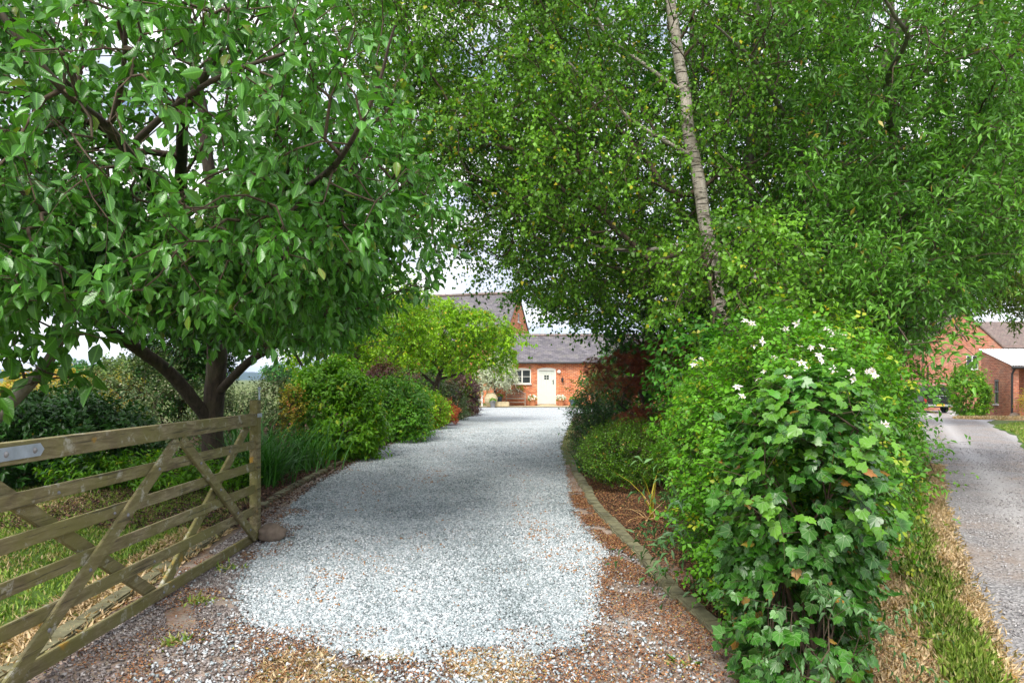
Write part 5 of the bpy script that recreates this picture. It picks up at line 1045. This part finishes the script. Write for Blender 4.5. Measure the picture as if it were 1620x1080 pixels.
bush('grey_willow_sprays', 'arching sprays of narrow grey green leaves left of the hedge end over the mulch', 'shrub', (1.45, 4.6, 0), [((1.35, 4.7, .55), (.38, .45, .4))], 90, 'coton', 'narrow', .07, .02, per=9, slen=.34, out=1, up=.2, droop=.5, shell=.5, gap=-2, stems=12, stemr=.004, seed=14)
bush('cotoneaster', 'trailing sprig with paired pale narrow leaves low on the front of the ivy', 'shrub', (1.4, 2.95, .05), [((1.38, 3.0, .36), (.2, .14, .22))], 34, 'coton', 'narrow', .042, .015, per=11, slen=.26, out=1, up=.0, droop=.9, shell=.8, gap=-2, stems=10, stemr=.004, seed=15, keep=lambda p: p[:, 1] < 3.05)
bush('cotoneaster', 'thin trailing sprig poking out over dry verge right of the ivy foot', 'shrub', (1.66, 3.25, .05), [((1.72, 3.2, .3), (.14, .14, .16))], 14, 'coton', 'narrow', .04, .014, per=10, slen=.26, out=1, up=.0, droop=.8, shell=.8, gap=-2, stems=8, stemr=.003, seed=16)
bush('lane_bramble', 'loose leafy twigs sticking out of the hedge foot towards the lane', 'shrub', (4.6, 8.0, 0), [((4.65, 8.1, .45), (.35, .5, .35))], 55, 'mid', 'simple', .05, .026, per=7, slen=.3, out=1, up=.1, droop=.3, shell=.7, gap=-2, stems=8, stemr=.004, seed=17)
bush('elder_bush', 'deep green leafy bush in shade between climber and birch trunk', 'bush', (2.1, 7.2, 0), [((2.4, 6.9, 1.0), (.75, .8, .95)), ((2.1, 6.6, 1.5), (.7, .7, .6)), ((2.9, 7.9, 1.3), (.9, .8, 1.2))], 2100, 'alder', 'simple', .058, .045, per=6, slen=.2, out=.7, up=.4, droop=.4, shell=.6, gap=-.6, stems=24, seed=18)
bush('box_bush', 'low rounded bush of tiny yellow green leaves beside the right stone edging', 'bush', (1.62, 9.3, 0), [((1.47, 9.2, .4), (.5, .55, .42)), ((1.8, 9.5, .45), (.5, .5, .42)), ((1.5, 10.2, .4), (.45, .5, .4))], 2900, 'privet', 'tiny', .03, .016, per=7, slen=.14, out=.6, up=.8, droop=.1, shell=.6, gap=-.6, gs=4, stems=20, stemr=.004, seed=19)
tree('japanese_maple', 'dark red leaved japanese maple in the shady bed right of the drive', 'small tree', (2.6, 12.3, 0), [([(2.6, 12.3, 0), (2.5, 12.3, .6), (2.3, 12.2, 1.3), (2.0, 12.1, 2)], [.05, .042, .03, .015]), ([(2.55, 12.3, .4), (2.1, 12, .9), (1.8, 11.6, 1.1)], [.03, .022, .012])],
    [((1.9, 11.5, 1.62), (.75, .55, .33)), ((2.2, 10.9, .85), (.6, .5, .2)), ((2.8, 11.8, 1.9), (.8, .8, .4))], 420, 'red', 'palm', .06, .06, shoots=3, per=7, slen=.18, droop=.9, gap=-.4, gs=2, seed=81, r0=.003, k=8)
bush('yew_bush', 'dark feathery evergreen bush under the red maple at the drive edge', 'bush', (2.1, 13.1, 0), [((2.15, 13.0, .75), (.75, .6, .85)), ((2.95, 13.3, 1.0), (.8, .7, 1.1)), ((1.75, 12.7, .35), (.55, .5, .4)), ((2.6, 12.9, 1.9), (.7, .5, .5)), ((1.75, 14.6, .5), (.5, .9, .6))], 3600, 'darkg', 'narrow', .05, .014, per=9, slen=.22, out=.8, up=.5, droop=.2, shell=.6, gap=-.6, stems=20, seed=20)
bush('laurel_bush', 'green leafed bush filling the bed behind the dark evergreen on the right', 'bush', (3.6, 17, 0), [((3.4, 17, 1.1), (1.0, 1, 1.2)), ((4.6, 16, 1.4), (1.3, 1.1, 1.5)), ((3.3, 20, 1.1), (.9, 1.3, 1.2)), ((3.9, 24, 1.2), (1.0, 1.6, 1.4)), ((2.35, 18.2, .8), (.7, 1.6, .95))], 3200, 'alder', 'simple', .08, .045, per=6, slen=.25, shell=.6, seed=22, stems=20)
blade_clump('day_lily', 'arching strap leaved clump behind the low box bush on the right', 'plant', (1.95, 10.1, .02), 130, .75, .022, 'blade', .55, .16)
blade_clump('day_lily', 'strap leaved clump spilling to the drive edge beneath the dark evergreen', 'plant', (1.35, 10.9, .02), 110, .6, .02, 'blade', .6, .14)
de = empty('dead_iris', (1.5, 7.3, 0), 'pale dying iris stalks standing in orange mulch by the right stone edging', 'plant')
q0 = np.array([1.5, 7.3, .0]) + rng.normal(size=(9, 3)) * [.03, .03, 0]; axd = unit(np.stack([rng.normal(size=9) * .1, rng.normal(size=9) * .1, np.ones(9)], 1)); leaf_mesh('stalks', ML['gold'], 'blade', q0, axd, rng.normal(size=(9, 3)), .3 + .3 * rng.random(9), .022, rng.random(9), de)
q0 = np.array([1.5, 7.3, .01]) + rng.normal(size=(26, 3)) * [.06, .05, 0]; axd = unit(np.stack([rng.normal(size=26) * .9, rng.normal(size=26) * .9, np.full(26, .35)], 1)); leaf_mesh('dry_leaves', MSt, 'blade', q0, axd, np.tile([0, 0, 1.], (26, 1)) + rng.normal(size=(26, 3)) * .2, .35 + .2 * rng.random(26), .014, rng.random(26), de)
bush('lane_side_shrub', 'rounded green shrub against the brick wall between pickup and outbuilding', 'shrub', (21.3, 32.3, -.3), [((21.6, 32.3, .9), (.72, .8, 1.1)), ((21.9, 32.5, .5), (.65, .7, .8)), ((21.4, 32.1, 1.35), (.6, .6, .55))], 1400, 'mid', 'simple', .1, .06, per=6, slen=.25, out=.8, up=.4, droop=.3, shell=.6, gap=-.7, stems=16, seed=23)
bush('dry_weeds', 'straw coloured tall weeds against the outbuilding corner and downpipe', 'plant', (23.3, 30.2, -.25), [((23.3, 30.2, .3), (.9, .4, .6))], 260, 'gold', 'narrow', .14, .03, per=5, slen=.4, out=.3, up=1.2, droop=.2, shell=.3, gap=-2, stems=16, seed=24, stemmat='dried')

# ================================================================== LEFT BORDER
bush('border_shrub', 'large leafy green shrub nearest the gate post on the left edge of the drive', 'shrub', (-3.45, 13.2, 0), [((-3.35, 13.2, .85), (.8, .8, .95)), ((-3.0, 12.8, .6), (.5, .6, .6)), ((-3.6, 13.3, 1.25), (.6, .7, .55))], 2100, 'mid', 'simple', .1, .046, per=6, slen=.22, out=.8, up=.5, droop=.5, shell=.6, gap=-.55, gs=2.4, stems=30, seed=25, group='leafy shrubs in the left border')
bush('border_shrub', 'rounded glossy green shrub bulging over the left drive edge past the first shrub', 'shrub', (-2.85, 16.8, 0), [((-2.85, 16.8, .75), (.75, .75, .85)), ((-2.6, 16.4, .45), (.55, .6, .5)), ((-2.75, 18.2, .6), (.5, .7, .65))], 2400, 'clem', 'simple', .07, .045, per=6, slen=.2, out=.8, up=.5, droop=.3, shell=.65, gap=-.7, stems=24, seed=26, group='leafy shrubs in the left border')
bush('border_shrub', 'lower yellow green shrub beside the red flowering plants', 'shrub', (-2.6, 20.6, 0), [((-2.7, 20.6, .5), (.7, .8, .6))], 900, 'bright', 'simple', .07, .045, per=6, slen=.2, shell=.6, seed=27, group='leafy shrubs in the left border')
bush('border_shrub', 'variegated shrub just before the farther dark purple shrub', 'shrub', (-2.3, 25.3, 0), [((-2.3, 25.3, .6), (.75, .8, .7)), ((-3.3, 26, .9), (.9, .9, .9))], 1000, 'varie', 'simple', .08, .05, per=6, slen=.22, shell=.6, seed=28, group='leafy shrubs in the left border')
bush('border_shrub', 'small golden green shrub at the end of the left border by the white post', 'shrub', (-1.95, 32, 0), [((-2.0, 32, .6), (.35, .6, .7))], 400, 'bright', 'simple', .08, .05, per=5, slen=.2, shell=.6, seed=29, group='leafy shrubs in the left border')
bush('purple_shrub', 'dusky purple shrub showing between the first two green border shrubs', 'shrub', (-3.9, 18.2, 0), [((-3.7, 18.2, 1.0), (.75, .7, .85)), ((-3.2, 18.4, 1.2), (.6, .6, .6))], 1000, 'purple', 'simple', .07, .045, per=6, slen=.22, shell=.6, seed=30, group='purple leaved shrubs')
bush('purple_shrub', 'dark purple upright shrub at the far bend of the left border', 'shrub', (-1.95, 28.2, 0), [((-2.0, 28.2, 1.0), (.6, .7, .95)), ((-1.9, 28, .45), (.5, .5, .5))], 1000, 'purple', 'simple', .08, .05, per=6, slen=.22, shell=.6, seed=31, group='purple leaved shrubs')
bush('astilbe', 'low red flowering plants at the left drive edge before the purple shrub', 'flowers', (-2.2, 22.3, 0), [((-2.2, 22.4, .25), (.4, .7, .4))], 600, 'flame', 'tiny', .06, .025, per=8, slen=.2, out=.5, up=1, droop=.1, shell=.3, gap=-2, seed=32)
bush('low_border_plants', 'short pale and green bedding at the foot of the first border shrub', 'plants', (-3.0, 13.8, 0), [((-2.95, 13.6, .2), (.3, .6, .28)), ((-3.1, 15, .2), (.3, .6, .28))], 420, 'varie', 'narrow', .11, .02, per=5, slen=.2, out=.4, up=1, shell=.4, gap=-2, seed=33)
blade_clump('iris_clump', 'spiky green grass like clump beside the gate post', 'plant', (-3.6, 9.7, 0), 420, .72, .016, 'blade', .3, .16, lean=(.12, -.05))
blade_clump('iris_clump', 'sword leaved clump just left of the gate post behind the top rail', 'plant', (-4.1, 10.6, 0), 170, 1.0, .03, 'blade', .26, .22)
blade_clump('crocosmia', 'crocosmia leaves in front of the first big border shrub', 'plant', (-3.65, 11.3, 0), 260, .85, .022, 'blade', .35, .28)
fo = bush('crocosmia_flowers', 'orange and yellow flower sprays between gate post and first border shrub', 'flowers', (-3.95, 12.3, 0), [((-3.9, 12.2, 1.05), (.2, .2, .4)), ((-3.98, 12.3, .7), (.2, .2, .4))], 200, 'gold', 'simple', .05, .03, per=5, slen=.14, up=1, shell=.3, gap=-2, seed=34)
for i, (px, top, d) in enumerate([(455, 603, 13.5), (468, 622, 13.2), (476, 628, 13), (445, 618, 13.8)]):
    x, y, z = P(px, top, d); bb_ = empty('acanthus_spire', (x, y, 0), ['tallest pale purple flower spire right of the gate post', 'second pale purple flower spire from the gate post side, nearly as tall', 'short pale flower spire closest to the first border shrub', 'pale flower spire nearest the gate post'][i], 'flower spire', 'flower spires behind the gate post')
    n = 150; t = rng.random(n) ** .8; zc = z * (.45 + .55 * t); th = rng.random(n) * 6.28; ax = np.stack([np.cos(th), np.sin(th), np.full(n, .35)], 1); leaf_mesh('flowers', ML['cata'], 'simple', np.stack([np.full(n, x), np.full(n, y), zc], 1), ax, rng.normal(size=(n, 3)), .06 * (1.3 - t), .045, rng.random(n), bb_)
    mb = MB(); mb.tube([(0, 0, 0), (0, 0, z)], .008, 6); mb.build('stem', M['dried'], bb_)
bush('understorey_shrub', 'dense dark green shrub filling the shade behind the left end of the gate', 'shrub', (-7.2, 9.8, 0), [((-7.6, 9.6, .5), (1.2, .9, .75)), ((-6.3, 9.9, .5), (1.0, .8, .62)), ((-8.6, 9.4, .6), (1.2, 1, .9)), ((-6.9, 10.2, .65), (.9, .8, .62))], 3600, 'darkg', 'simple', .1, .05, per=6, slen=.24, shell=.6, gap=-.6, stems=30, seed=35)
blade_clump('yucca', 'broad upright sword leaves rising from dark shrubs under the left cloud gap', 'plant', (-6.6, 10.2, 0), 90, 1.5, .05, 'blade', .28, .25)
bush('golden_shrub', 'yellow and orange leaved shrub behind the dark shrubs at the left', 'shrub', (-11.8, 18, 0), [((-12.2, 18, .9), (1.5, 1, .75)), ((-10.9, 18.2, .8), (1.1, .9, .7))], 1500, 'gold', 'simple', .09, .06, per=6, slen=.22, shell=.6, seed=36)
bush('mottled_shrub', 'pale mottled small leaved shrub left of the cherry trunk', 'shrub', (-7.1, 13.2, 0), [((-7.3, 13.2, 1.0), (1.2, .9, .95)), ((-6.3, 13, .7), (.9, .8, .75)), ((-8.3, 13.6, .8), (1.0, .8, .7))], 2300, 'varie', 'simple', .055, .03, per=6, slen=.22, shell=.5, gap=-.35, gs=2.6, seed=37, stems=24, group='pale mottled shrubs around the cherry trunk')
bush('mottled_shrub', 'pale mottled small leaved shrub between cherry trunk and gate post', 'shrub', (-4.95, 12.4, 0), [((-5.0, 12.4, .75), (.75, .7, .75)), ((-4.6, 12.6, 1.0), (.5, .6, .5))], 1300, 'varie', 'simple', .05, .028, per=6, slen=.22, shell=.5, gap=-.35, gs=2.6, seed=38, stems=20, group='pale mottled shrubs around the cherry trunk')
bush('ground_ferns', 'low green plants around the foot of the cherry trunk', 'plants', (-4.4, 9.1, 0), [((-4.5, 9.0, .18), (.7, .35, .26)), ((-3.9, 9.3, .15), (.4, .3, .2)), ((-5.6, 9.2, .18), (.6, .3, .25))], 700, 'mid', 'narrow', .08, .03, per=6, slen=.18, out=.6, up=.8, shell=.3, gap=-2, seed=39)

# ================================================================== HAZE (real air over the fields)
mb = MB(); mb.box((0, 1200, 45), (3600, 2660, 95))
hm = bpy.data.materials.new('haze'); hm.use_nodes = True; t_ = hm.node_tree; t_.nodes.clear()
ho = t_.nodes.new('ShaderNodeOutputMaterial'); pv = t_.nodes.new('ShaderNodeVolumePrincipled'); pv.inputs['Color'].default_value = (.5, .72, 1, 1); pv.inputs['Density'].default_value = .00022; pv.inputs['Anisotropy'].default_value = .2
t_.links.new(pv.outputs[0], ho.inputs['Volume']); hz = mb.build('haze', hm); tag(hz, kind='stuff')
